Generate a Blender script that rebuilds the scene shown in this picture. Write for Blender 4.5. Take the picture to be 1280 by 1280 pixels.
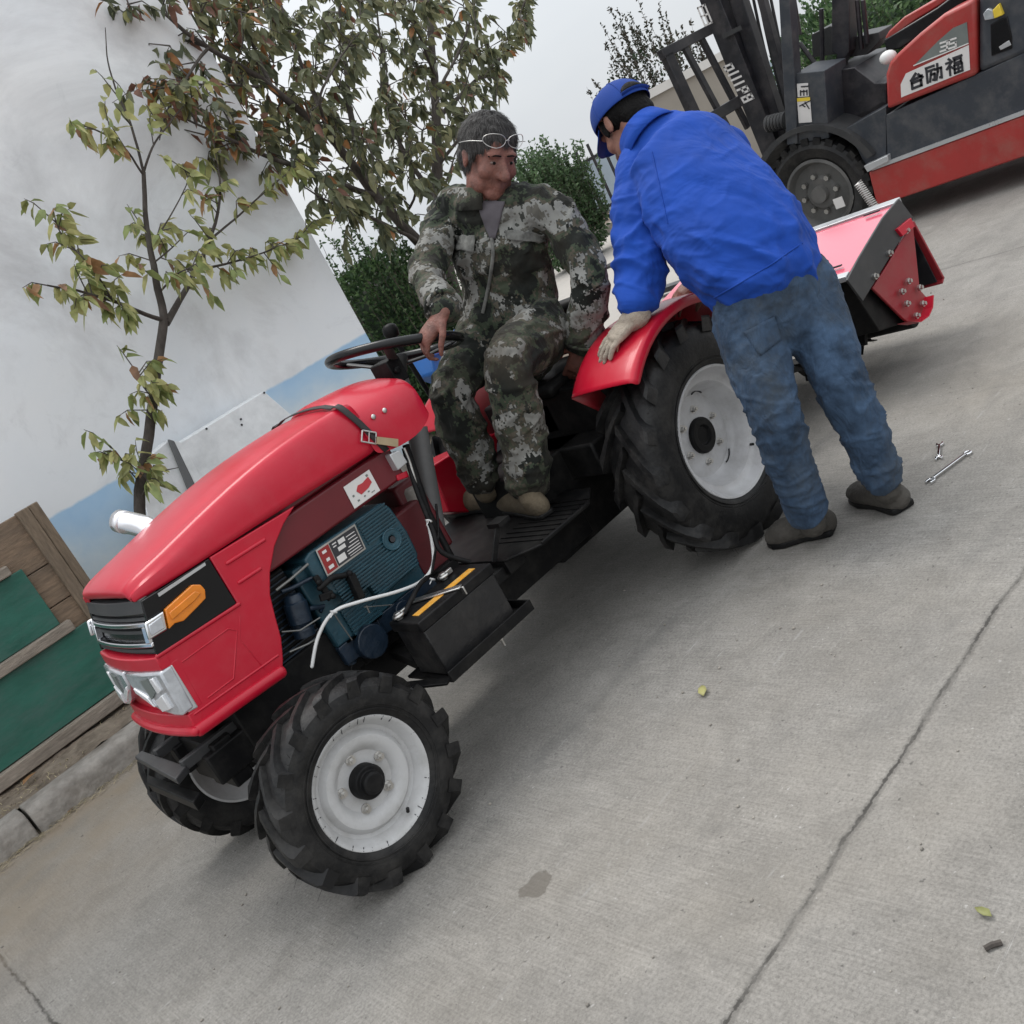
import bpy, bmesh, math, random
from mathutils import Vector, Matrix, noise
V = Vector
random.seed(7)
for o in list(bpy.data.objects): bpy.data.objects.remove(o)
scene = bpy.context.scene
COL = scene.collection
# ------------------------------------------------------------------ camera
CAM = V((-0.837, -2.270, 1.3906)); YAW, PIT, ROL, FPX = 0.61658, 0.27764, -0.49068, 1271.18
_f = V((math.sin(YAW)*math.cos(PIT), math.cos(YAW)*math.cos(PIT), -math.sin(PIT)))
_r0 = V((math.cos(YAW), -math.sin(YAW), 0)); _u0 = _r0.cross(_f)
_c, _s = math.cos(ROL), math.sin(ROL)
_r = _c*_r0 + _s*_u0; _u = -_s*_r0 + _c*_u0
cd = bpy.data.cameras.new('camera'); cam = bpy.data.objects.new('camera', cd); COL.objects.link(cam)
cam.matrix_world = Matrix(((_r.x, _u.x, -_f.x, CAM.x), (_r.y, _u.y, -_f.y, CAM.y), (_r.z, _u.z, -_f.z, CAM.z), (0, 0, 0, 1)))
cd.sensor_width = 36; cd.lens = FPX/1280*36; cd.clip_start = .05; cd.clip_end = 500
scene.camera = cam
# ------------------------------------------------------------------ light
SUN_EL, SUN_AZ = math.radians(64), math.radians(15)      # azimuth measured from +Y towards +X
w = bpy.data.worlds.new('World'); scene.world = w; w.use_nodes = True
nt = w.node_tree; nt.nodes.clear()
N = nt.nodes.new; L = nt.links.new
out = N('ShaderNodeOutputWorld'); bg = N('ShaderNodeBackground'); bg.inputs[1].default_value = 0.11
sky = N('ShaderNodeTexSky'); sky.sky_type = 'NISHITA'; sky.sun_disc = False
sky.sun_elevation = SUN_EL; sky.sun_rotation = SUN_AZ; sky.dust_density = 4
tc = N('ShaderNodeTexCoord'); mp = N('ShaderNodeMapping'); mp.inputs['Scale'].default_value = (1.2, 1.2, 3)
nz = N('ShaderNodeTexNoise'); nz.inputs['Scale'].default_value = 1.6; nz.inputs['Detail'].default_value = 4
cr = N('ShaderNodeValToRGB'); cr.color_ramp.elements[0].position = .3; cr.color_ramp.elements[0].color = (7.0, 7.45, 7.9, 1)
cr.color_ramp.elements[1].position = .7; cr.color_ramp.elements[1].color = (8.9, 9.0, 9.1, 1)
mx = N('ShaderNodeMix'); mx.data_type = 'RGBA'; mx.inputs[0].default_value = .92
L(tc.outputs['Generated'], mp.inputs[0]); L(mp.outputs[0], nz.inputs[0]); L(nz.outputs[0], cr.inputs[0])
sz = N('ShaderNodeSeparateXYZ'); L(tc.outputs['Generated'], sz.inputs[0])
el = N('ShaderNodeMapRange'); el.inputs[1].default_value = .0; el.inputs[2].default_value = .9; el.inputs[3].default_value = .62; el.inputs[4].default_value = 1.30; L(sz.outputs[2], el.inputs[0])
ml = N('ShaderNodeMix'); ml.data_type = 'RGBA'; ml.blend_type = 'MULTIPLY'; ml.inputs[0].default_value = 1
L(sky.outputs[0], mx.inputs[6]); L(cr.outputs[0], mx.inputs[7]); L(mx.outputs[2], ml.inputs[6]); L(el.outputs[0], ml.inputs[7]); L(ml.outputs[2], bg.inputs[0]); L(bg.outputs[0], out.inputs[0])
sd = bpy.data.lights.new('sun', 'SUN'); sun = bpy.data.objects.new('sun', sd); COL.objects.link(sun)
sd.energy = 1.3; sd.angle = math.radians(30); sd.color = (1, .97, .93)
tl = V((math.sin(SUN_AZ)*math.cos(SUN_EL), math.cos(SUN_AZ)*math.cos(SUN_EL), math.sin(SUN_EL)))
sun.rotation_euler = tl.to_track_quat('Z', 'Y').to_euler()
scene.view_settings.view_transform = 'Standard'; scene.view_settings.look = 'None'
scene.view_settings.exposure = 0.5; scene.view_settings.gamma = 1; scene.view_settings.use_curve_mapping = False
scene.render.engine = 'CYCLES'

# ------------------------------------------------------------------ measuring helpers (surveyed points of the place)
def ray(x, y): return _f + _r*((x-640)/FPX) - _u*((y-640)/FPX)
def P(x, y, ax, v):
    d = ray(x, y); t = (v-CAM[ax])/d[ax]; return CAM + d*t
def PY(x, y, v): return P(x, y, 1, v)
def PX(x, y, v): return P(x, y, 0, v)
def PZ(x, y, v): return P(x, y, 2, v)
def D(x, y, dep): return CAM + ray(x, y)*dep

# ------------------------------------------------------------------ mesh builder
def frame(d):
    d = V(d).normalized(); a = V((0, 0, 1)) if abs(d.z) < .9 else V((1, 0, 0))
    x = d.cross(a).normalized(); return x, x.cross(d).normalized(), d
class MB:
    def __init__(s): s.v = []; s.f = []; s.m = []; s.k = 0
    def add(s, vs, fs):
        b = len(s.v); s.v += [V(v) for v in vs]; s.f += [tuple(i+b for i in f) for f in fs]; s.m += [s.k]*len(fs); return s
    def hexa(s, p):      # bottom 4, top 4
        return s.add(p, [(3, 2, 1, 0), (4, 5, 6, 7), (0, 1, 5, 4), (1, 2, 6, 5), (2, 3, 7, 6), (3, 0, 4, 7)])
    def box(s, lo, hi, M=None):
        (a, b, c), (d, e, f) = lo, hi
        p = [V(q) for q in ((a, b, c), (d, b, c), (d, e, c), (a, e, c), (a, b, f), (d, b, f), (d, e, f), (a, e, f))]
        if M: p = [M @ q for q in p]
        return s.hexa(p)
    def bar(s, a, b, w, h, up=(0, 0, 1)):     # rectangular bar from a to b
        a, b = V(a), V(b); d = (b-a).normalized(); up = V(up)
        x = d.cross(up)
        if x.length < 1e-4: x = d.cross(V((1, 0, 0)))
        x = x.normalized()*w/2; y = x.cross(d).normalized()*h/2
        return s.hexa([a-x-y, a+x-y, a+x+y, a-x+y, b-x-y, b+x-y, b+x+y, b-x+y])
    def prism(s, pts, vec):
        pts = [V(p) for p in pts]; n = len(pts); vec = V(vec)
        fs = [tuple(range(n-1, -1, -1)), tuple(range(n, 2*n))] + [(i, (i+1) % n, (i+1) % n+n, i+n) for i in range(n)]
        return s.add(pts+[p+vec for p in pts], fs)
    def tube(s, path, rad, n=12, side=None, caps=True, rnd=False):
        path = [V(p) for p in path]; m = len(path)
        if not isinstance(rad, list): rad = [rad]*m
        rad = [(r, r) if not isinstance(r, (list, tuple)) else r for r in rad]
        if rnd:                                # rounded ends
            d0 = (path[0]-path[1]).normalized(); d1 = (path[-1]-path[-2]).normalized()
            def ends(p, d, r):
                k = min(r); return [(p+d*k*math.sin(t), (r[0]*math.cos(t), r[1]*math.cos(t))) for t in (.5, .95, 1.3)]
            e0 = ends(path[0], d0, rad[0])[::-1]; e1 = ends(path[-1], d1, rad[-1])
            path = [q for q, _ in e0]+path+[q for q, _ in e1]; rad = [q for _, q in e0]+rad+[q for _, q in e1]; m = len(path)
        vs = []; px = None
        for i, p in enumerate(path):
            d = (path[min(i+1, m-1)]-path[max(i-1, 0)]).normalized()
            if side is not None:
                sv = side[min(i, len(side)-1)] if isinstance(side, list) else side
                x = V(sv) - d*V(sv).dot(d)
                x = x.normalized() if x.length > 1e-5 else frame(d)[0]
            elif px is None: x = frame(d)[0]
            else:
                x = px - d*px.dot(d); x = x.normalized() if x.length > 1e-5 else frame(d)[0]
            px = x; y = d.cross(x)
            for k in range(n):
                t = 2*math.pi*k/n; vs.append(p + x*rad[i][0]*math.cos(t) + y*rad[i][1]*math.sin(t))
        fs = [(i*n+k, i*n+(k+1) % n, (i+1)*n+(k+1) % n, (i+1)*n+k) for i in range(m-1) for k in range(n)]
        if caps: fs += [tuple(range(n-1, -1, -1)), tuple(range((m-1)*n, m*n))]
        return s.add(vs, fs)
    def cyl(s, a, b, r, r2=None, n=20): return s.tube([a, b], [r, r if r2 is None else r2], n)
    def lathe(s, prof, c, ax, n=48, closed=False, caps=True):      # prof: (height along ax, radius)
        x, y, d = frame(ax); c = V(c); m = len(prof); vs = []
        for h, r in prof:
            for k in range(n):
                t = 2*math.pi*k/n; vs.append(c+d*h+(x*math.cos(t)+y*math.sin(t))*r)
        fs = [(i*n+k, i*n+(k+1) % n, (i+1)*n+(k+1) % n, (i+1)*n+k) for i in range(m-1) for k in range(n)]
        if closed: fs += [((m-1)*n+k, (m-1)*n+(k+1) % n, (k+1) % n, k) for k in range(n)]
        elif caps: fs += [tuple(range(n-1, -1, -1)), tuple(range((m-1)*n, m*n))]
        return s.add(vs, fs)
    def ball(s, c, r, n=16, m=10, R=None):
        c = V(c); r = V(r) if not isinstance(r, (int, float)) else V((r, r, r)); vs = []
        for i in range(1, m):
            t = math.pi*i/m
            for k in range(n):
                a = 2*math.pi*k/n; q = V((r.x*math.sin(t)*math.cos(a), r.y*math.sin(t)*math.sin(a), r.z*math.cos(t)))
                vs.append(c+(R @ q if R else q))
        top = len(vs); q = V((0, 0, r.z)); vs.append(c+(R @ q if R else q)); vs.append(c-(R @ q if R else q))
        fs = [(i*n+k, (i+1)*n+k, (i+1)*n+(k+1) % n, i*n+(k+1) % n) for i in range(m-2) for k in range(n)]
        fs += [(top, k, (k+1) % n) for k in range(n)] + [(top+1, (m-2)*n+(k+1) % n, (m-2)*n+k) for k in range(n)]
        return s.add(vs, fs)
    def torus(s, c, ax, R, r, n=48, m=12):
        x, y, d = frame(ax); c = V(c); vs = []
        for k in range(n):
            t = 2*math.pi*k/n; e = x*math.cos(t)+y*math.sin(t)
            for j in range(m):
                q = 2*math.pi*j/m; vs.append(c+e*(R+r*math.cos(q))+d*r*math.sin(q))
        fs = [(k*m+j, ((k+1) % n)*m+j, ((k+1) % n)*m+(j+1) % m, k*m+(j+1) % m) for k in range(n) for j in range(m)]
        return s.add(vs, fs)
    def grid(s, rows):
        m = len(rows); n = len(rows[0]); vs = [p for r in rows for p in r]
        return s.add(vs, [(i*n+k, i*n+k+1, (i+1)*n+k+1, (i+1)*n+k) for i in range(m-1) for k in range(n-1)])
ORG = {}
def org(o): return ORG.get(o.name, V((0, 0, 0)))
def obj(name, mb, mat, parent=None, bevel=0, smooth=35, sub=0, solid=0, fix=True):
    me = bpy.data.meshes.new(name); o0 = org(parent) if parent else V((0, 0, 0))
    me.from_pydata([tuple(v-o0) for v in mb.v], [], mb.f)
    mats = mat if isinstance(mat, list) else [mat]
    for m in mats: me.materials.append(m)
    if len(mats) > 1: me.polygons.foreach_set('material_index', mb.m)
    if fix or smooth:
        bm = bmesh.new(); bm.from_mesh(me)
        if fix: bmesh.ops.recalc_face_normals(bm, faces=bm.faces)
        if smooth:
            a = math.radians(smooth)
            for f in bm.faces: f.smooth = True
            for e in bm.edges:
                if len(e.link_faces) == 2 and e.calc_face_angle(0) > a: e.smooth = False
        bm.to_mesh(me); bm.free()
    o = bpy.data.objects.new(name, me); COL.objects.link(o)
    if parent: o.parent = parent; ORG[o.name] = o0
    if solid:
        m = o.modifiers.new('solid', 'SOLIDIFY'); m.thickness = solid; m.offset = 0
    if sub:
        m = o.modifiers.new('sub', 'SUBSURF'); m.levels = sub; m.render_levels = sub
    if bevel:
        m = o.modifiers.new('bevel', 'BEVEL'); m.width = bevel; m.segments = 2; m.limit_method = 'ANGLE'; m.angle_limit = math.radians(40)
    return o
def pieces(name, mb, mat, parent=None, **kw):          # every separate piece becomes an object of its own
    up = list(range(len(mb.v)))
    def fnd(a):
        while up[a] != a: up[a] = up[up[a]]; a = up[a]
        return a
    for f in mb.f:
        for i in f[1:]:
            a, b = fnd(f[0]), fnd(i)
            if a != b: up[a] = b
    gr_ = {}
    for f in mb.f: gr_.setdefault(fnd(f[0]), []).append(f)
    res = []
    for fs in gr_.values():
        ids = sorted({i for f in fs for i in f}); ix = {a: b for b, a in enumerate(ids)}; q_ = MB(); q_.add([mb.v[i] for i in ids], [tuple(ix[i] for i in f) for f in fs]); res.append(obj(name, q_, mat, parent, **kw))
    return res
def tag(o, label, cat=None, group=None, kind=None):
    if label: o['label'] = label
    if cat: o['category'] = cat
    if group: o['group'] = group
    if kind: o['kind'] = kind
    return o
def thing(name, loc, label, cat, group=None):
    o = bpy.data.objects.new(name, None); COL.objects.link(o); o.location = loc; o.empty_display_size = .2
    ORG[o.name] = V(loc); return tag(o, label, cat, group)

# ------------------------------------------------------------------ materials
def mat(name, col, rough=.5, metal=0, var=.12, vscale=6, bump=0, bscale=60, coat=0, dirt=None, dscale=5, damt=.0, spec=.5, stretch=None):
    m = bpy.data.materials.new(name); m.use_nodes = True; t = m.node_tree; n = t.nodes.new; l = t.links.new
    b = t.nodes['Principled BSDF']; b.inputs['Roughness'].default_value = rough; b.inputs['Metallic'].default_value = metal
    b.inputs['Specular IOR Level'].default_value = spec
    if coat: b.inputs['Coat Weight'].default_value = coat; b.inputs['Coat Roughness'].default_value = .15
    c = n('ShaderNodeTexCoord'); src = c.outputs['Object']
    if stretch:
        mp = n('ShaderNodeMapping'); mp.inputs['Scale'].default_value = stretch; l(src, mp.inputs[0]); src = mp.outputs[0]
    z = n('ShaderNodeTexNoise'); z.inputs['Scale'].default_value = vscale; z.inputs['Detail'].default_value = 6; z.inputs['Roughness'].default_value = .65; l(src, z.inputs[0])
    r = n('ShaderNodeValToRGB'); r.color_ramp.elements[0].position = .3; r.color_ramp.elements[1].position = .7
    r.color_ramp.elements[0].color = tuple(x*(1-var) for x in col)+(1,); r.color_ramp.elements[1].color = tuple(min(1, x*(1+var)) for x in col)+(1,)
    l(z.outputs[0], r.inputs[0]); cs = r.outputs[0]
    if dirt:
        z2 = n('ShaderNodeTexNoise'); z2.inputs['Scale'].default_value = dscale; z2.inputs['Detail'].default_value = 8; z2.inputs['Roughness'].default_value = .7; l(src, z2.inputs[0])
        r2 = n('ShaderNodeValToRGB'); r2.color_ramp.elements[0].position = .45; r2.color_ramp.elements[1].position = .7
        r2.color_ramp.elements[0].color = (0, 0, 0, 1); r2.color_ramp.elements[1].color = (damt, damt, damt, 1); l(z2.outputs[0], r2.inputs[0])
        x = n('ShaderNodeMix'); x.data_type = 'RGBA'; x.inputs[7].default_value = tuple(dirt)+(1,); l(r2.outputs[0], x.inputs[0]); l(cs, x.inputs[6]); cs = x.outputs[2]
    l(cs, b.inputs['Base Color'])
    rr = n('ShaderNodeMapRange'); rr.inputs[3].default_value = max(.02, rough-.1); rr.inputs[4].default_value = min(1, rough+.1); l(z.outputs[0], rr.inputs[0]); l(rr.outputs[0], b.inputs['Roughness'])
    if bump:
        z3 = n('ShaderNodeTexNoise'); z3.inputs['Scale'].default_value = bscale; z3.inputs['Detail'].default_value = 5; l(src, z3.inputs[0])
        bp = n('ShaderNodeBump'); bp.inputs['Strength'].default_value = bump; bp.inputs['Distance'].default_value = .01; l(z3.outputs[0], bp.inputs['Height']); l(bp.outputs[0], b.inputs['Normal'])
    return m
M = {}
M['red'] = mat('red_paint', (.50, .005, .026), .36, coat=.32, spec=.35, var=.06, vscale=3, bump=.02, bscale=25, dirt=(.5, .2, .2), damt=.07, dscale=16)
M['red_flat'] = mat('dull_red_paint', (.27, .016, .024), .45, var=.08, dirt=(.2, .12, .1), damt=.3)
M['black'] = mat('black_paint', (.006, .006, .0065), .5, spec=.18, var=.3, dirt=(.05, .047, .043), damt=.3, dscale=14)
M['blackgloss'] = mat('black_plastic', (.006, .006, .007), .24, var=.2, spec=.35)
M['charcoal'] = mat('charcoal_paint', (.032, .033, .035), .5, var=.15, dirt=(.1, .095, .09), damt=.3)
M['rubber'] = mat('tyre_rubber', (.007, .007, .0075), .50, var=.35, spec=.34, bump=.15, bscale=90, dirt=(.09, .085, .078), damt=.34, dscale=11)
M['rimwhite'] = mat('white_rim_paint', (.62, .62, .63), .36, var=.05, coat=.15, dirt=(.3, .29, .27), damt=.45, dscale=11)
M['rimgrey'] = mat('silver_rim_paint', (.50, .50, .50), .36, var=.06, coat=.15, dirt=(.25, .24, .22), damt=.45, dscale=11)
M['chrome'] = mat('chrome', (.75, .76, .78), .12, 1, var=.05)
M['steel'] = mat('steel', (.55, .54, .52), .35, 1, var=.15, bump=.1, bscale=80)
M['silver'] = mat('silver_paint', (.55, .56, .57), .3, .5, var=.08)
M['lens'] = mat('clear_lens', (.50, .52, .55), .08, .3, var=.25, vscale=25, coat=.6)
M['amber'] = mat('amber_lens', (.75, .22, .01), .12, 0, var=.12, vscale=40, coat=.6)
M['engine'] = mat('blue_engine_paint', (.018, .066, .092), .38, var=.2, dirt=(.015, .02, .025), damt=.6, dscale=9, bump=.2, bscale=70)
M['engdark'] = mat('dark_blue_engine_parts', (.01, .022, .04), .4, var=.4, bump=.3, bscale=40)
M['white'] = mat('white_plastic', (.72, .72, .71), .4, var=.05, dirt=(.4, .38, .35), damt=.25)
M['paper'] = mat('white_sticker', (.7, .68, .66), .5, var=.04)
M['orange'] = mat('orange_label', (.8, .36, .03), .5, var=.1, dirt=(.8, .7, .3), damt=.5, dscale=40)
M['green'] = mat('green_painted_board', (.026, .125, .092), .45, var=.25, vscale=3, dirt=(.075, .13, .115), damt=.75, dscale=4, stretch=(1, 1, 3), bump=.15, bscale=18)
M['kerb'] = mat('kerb_stone', (.27, .25, .225), .9, var=.28, vscale=12, bump=.7, bscale=35, dirt=(.12, .10, .08), damt=.8, dscale=4)
M['soil'] = mat('soil', (.165, .13, .098), .95, var=.4, vscale=12, bump=1, bscale=35, dirt=(.28, .24, .19), damt=.5, dscale=6)
M['glass'] = mat('glass', (.7, .72, .74), .1, .2, var=.05)
M['blue_plastic'] = mat('blue_plastic', (.03, .16, .5), .35, var=.1)
M['zinc'] = mat('galvanised_sheet', (.86, .88, .89), .42, .1, var=.10, vscale=9, bump=.06, bscale=14, dirt=(.45, .47, .48), damt=.4)
M['bark'] = mat('bark', (.06, .05, .043), .9, var=.35, vscale=30, bump=.9, bscale=50, dirt=(.2, .18, .16), damt=.4, stretch=(1, 1, .4))
M['twig'] = mat('twig_bark', (.10, .078, .065), .85, var=.3, vscale=30)
M['skin'] = mat('skin', (.29, .14, .10), .5, var=.12, vscale=25, bump=.15, bscale=150)
M['skinred'] = mat('weathered_skin', (.19, .075, .055), .55, var=.35, vscale=30, bump=.35, bscale=160, dirt=(.10, .055, .045), damt=.5, dscale=14)
M['hair'] = mat('grey_hair', (.040, .037, .036), .6, var=.75, spec=.3, vscale=60, bump=1, bscale=90, stretch=(1.5, 1.5, .25))
M['blackhair'] = mat('black_hair', (.006, .0055, .0055), .7, var=.5, spec=.15, vscale=60, bump=.6, bscale=120)
M['glove'] = mat('canvas_glove', (.42, .36, .29), .9, var=.18, vscale=16, bump=.6, bscale=220, dirt=(.16, .13, .11), damt=.6, dscale=12)
M['shoe'] = mat('dusty_shoe', (.050, .045, .038), .85, var=.25, vscale=20, bump=.4, bscale=120, dirt=(.11, .10, .088), damt=.6)
M['shoetan'] = mat('olive_canvas_shoe', (.12, .095, .062), .85, var=.25, vscale=25, bump=.4, bscale=160)
M['cream'] = mat('cream_render', (.62, .60, .57), .85, var=.06, vscale=2, dirt=(.45, .43, .4), damt=.4, dscale=1.5)
M['fork'] = mat('dark_blue_grey_paint', (.034, .040, .050), .5, var=.15, vscale=4, dirt=(.14, .135, .13), damt=.45, dscale=7)
M['forkred'] = mat('red_forklift_paint', (.36, .034, .030), .4, var=.1, vscale=4, dirt=(.25, .14, .11), damt=.45, dscale=6)
M['mast'] = mat('greasy_black_steel', (.014, .014, .018), .42, var=.3, vscale=8, dirt=(.09, .08, .08), damt=.55, dscale=6)
M['yellow'] = mat('yellow_paint', (.75, .55, .05), .4)
M['ink'] = mat('dark_print', (.03, .03, .035), .5)
M['greyprint'] = mat('grey_print', (.16, .18, .17), .5)
M['strap'] = mat('dark_strap', (.03, .027, .027), .7, var=.3)
M['brass'] = mat('worn_brass', (.5, .4, .26), .4, .8, var=.2)
M['pink'] = mat('glossy_red_cover', (.70, .11, .17), .25, coat=1.0, var=.04, vscale=2)

def fabric(name, col, var=.15, vs=5, fold=.5, fscale=9, fstretch=(1, 1, .45), dirt=None, damt=.4, dscale=4, rough=.85, weave=.25):
    m = mat(name, col, rough, var=var, vscale=vs, dirt=dirt, damt=damt, dscale=dscale, spec=.2)
    t = m.node_tree; n = t.nodes.new; l = t.links.new; b = t.nodes['Principled BSDF']
    b.inputs['Sheen Weight'].default_value = .03
    c = n('ShaderNodeTexCoord'); mp = n('ShaderNodeMapping'); mp.inputs['Scale'].default_value = fstretch; mp.inputs['Rotation'].default_value = (.3, .5, .2); l(c.outputs['Object'], mp.inputs[0])
    z = n('ShaderNodeTexNoise'); z.inputs['Scale'].default_value = fscale; z.inputs['Detail'].default_value = 3; z.inputs['Distortion'].default_value = .6; l(mp.outputs[0], z.inputs[0])
    b1 = n('ShaderNodeBump'); b1.inputs['Strength'].default_value = fold; b1.inputs['Distance'].default_value = .03; l(z.outputs[0], b1.inputs['Height'])
    z2 = n('ShaderNodeTexNoise'); z2.inputs['Scale'].default_value = 350; l(c.outputs['Object'], z2.inputs[0])
    b2 = n('ShaderNodeBump'); b2.inputs['Strength'].default_value = weave; b2.inputs['Distance'].default_value = .002; l(z2.outputs[0], b2.inputs['Height']); l(b1.outputs[0], b2.inputs['Normal'])
    l(b2.outputs[0], b.inputs['Normal']); return m
M['blue'] = fabric('blue_work_cloth', (.012, .060, .335), var=.14, vs=5, fold=.7, fscale=8, fstretch=(1.3, .5, .9))
M['bluecap'] = fabric('blue_cap_cloth', (.014, .048, .24), var=.10, fold=.1)
M['denim'] = fabric('worn_denim', (.042, .073, .125), var=.55, vs=11, fold=1.0, fscale=14, dirt=(.048, .052, .050), damt=.95, dscale=2.6, weave=.5)
M['shirt'] = fabric('grey_shirt', (.10, .09, .10), fold=.3)

def camo(brown=.35, name='digital_camouflage'):
    m = fabric(name, (.1, .1, .1), fold=1.0, fscale=13)
    t = m.node_tree; n = t.nodes.new; l = t.links.new; b = t.nodes['Principled BSDF']
    c = n('ShaderNodeTexCoord'); sn = n('ShaderNodeVectorMath'); sn.operation = 'SNAP'; sn.inputs[1].default_value = (.0062,)*3; l(c.outputs['Object'], sn.inputs[0])
    def nz(scale, det, off):
        mp = n('ShaderNodeMapping'); mp.inputs['Location'].default_value = (off, off*1.7, -off); l(sn.outputs[0], mp.inputs[0])
        z = n('ShaderNodeTexNoise'); z.inputs['Scale'].default_value = scale; z.inputs['Detail'].default_value = det; z.inputs['Roughness'].default_value = .64; l(mp.outputs[0], z.inputs[0]); return z.outputs[0]
    r = n('ShaderNodeValToRGB'); r.color_ramp.interpolation = 'CONSTANT'; e = r.color_ramp.elements
    e[0].position = 0; e[0].color = (.014, .016, .014, 1); e[1].position = .445; e[1].color = (.045, .058, .038, 1)
    for p, q in ((.495, (.085, .075, .057, 1)), (.525, (.05, .053, .046, 1)), (.545, (.24, .24, .225, 1)), (.62, (.12, .115, .10, 1))):
        x = e.new(p); x.color = q
    l(nz(7.6, 5, 3.1), r.inputs[0])
    r2 = n('ShaderNodeValToRGB'); r2.color_ramp.interpolation = 'CONSTANT'; e = r2.color_ramp.elements
    e[0].position = 0; e[0].color = (0, 0, 0, 1); e[1].position = .565; e[1].color = (1, 1, 1, 1); l(nz(10, 5, 9.3), r2.inputs[0])
    x = n('ShaderNodeMix'); x.data_type = 'RGBA'; x.inputs[7].default_value = (.013, .015, .013, 1); l(r2.outputs[0], x.inputs[0]); l(r.outputs[0], x.inputs[6])
    # worn brown dirt
    z = n('ShaderNodeTexNoise'); z.inputs['Scale'].default_value = 5; z.inputs['Detail'].default_value = 3; l(c.outputs['Object'], z.inputs[0])
    mr = n('ShaderNodeMapRange'); mr.inputs[1].default_value = .45; mr.inputs[2].default_value = .75; mr.inputs[4].default_value = brown; l(z.outputs[0], mr.inputs[0])
    y = n('ShaderNodeMix'); y.data_type = 'RGBA'; y.inputs[7].default_value = (.075, .062, .046, 1); l(mr.outputs[0], y.inputs[0]); l(x.outputs[2], y.inputs[6])
    l(y.outputs[2], b.inputs['Base Color']); return m
M['camo'] = camo(); M['camobrown'] = camo(.75, 'dirty_camouflage_trousers')

def leafmat(name, col, tr=.35):
    m = bpy.data.materials.new(name); m.use_nodes = True; t = m.node_tree; n = t.nodes.new; l = t.links.new
    b = t.nodes['Principled BSDF']; b.inputs['Base Color'].default_value = tuple(col)+(1,); b.inputs['Roughness'].default_value = .45; b.inputs['Specular IOR Level'].default_value = .35
    c = n('ShaderNodeTexCoord'); z = n('ShaderNodeTexNoise'); z.inputs['Scale'].default_value = 18; z.inputs['Detail'].default_value = 4; l(c.outputs['Object'], z.inputs[0])
    r = n('ShaderNodeValToRGB'); r.color_ramp.elements[0].position = .3; r.color_ramp.elements[1].position = .7
    r.color_ramp.elements[0].color = tuple(x*.65 for x in col)+(1,); r.color_ramp.elements[1].color = tuple(x*1.35 for x in col)+(1,)
    l(z.outputs[0], r.inputs[0]); l(r.outputs[0], b.inputs['Base Color'])
    tr_ = n('ShaderNodeBsdfTranslucent'); l(r.outputs[0], tr_.inputs[0]); mx = n('ShaderNodeMixShader'); mx.inputs[0].default_value = tr
    o = t.nodes['Material Output']; l(b.outputs[0], mx.inputs[1]); l(tr_.outputs[0], mx.inputs[2]); l(mx.outputs[0], o.inputs[0]); return m
LEAF = [leafmat('leaf_green', (.175, .19, .105)), leafmat('leaf_dark', (.10, .115, .068)), leafmat('leaf_olive', (.24, .235, .125)),
        leafmat('leaf_yellow', (.23, .22, .075)), leafmat('leaf_orange', (.32, .15, .06)), leafmat('leaf_russet', (.20, .10, .07))]
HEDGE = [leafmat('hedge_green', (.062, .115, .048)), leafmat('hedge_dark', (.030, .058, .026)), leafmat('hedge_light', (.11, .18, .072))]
YOUNG = [leafmat('young_green', (.27, .32, .12)), leafmat('young_dark', (.16, .19, .09)), leafmat('young_olive', (.36, .37, .15)), leafmat('young_yellow', (.48, .46, .20)), leafmat('young_orange', (.42, .24, .12)), leafmat('young_russet', (.28, .16, .10))]

def wood(name, col, sc=(2, 14, 14), var=.35):
    m = mat(name, col, .85, var=var, vscale=6, bump=.5, bscale=25, stretch=sc, dirt=(.11, .09, .07), damt=.6, dscale=1.2); return m
M['wood'] = wood('weathered_board', (.22, .155, .105)); M['wood2'] = wood('grey_batten', (.30, .255, .21))

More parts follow.
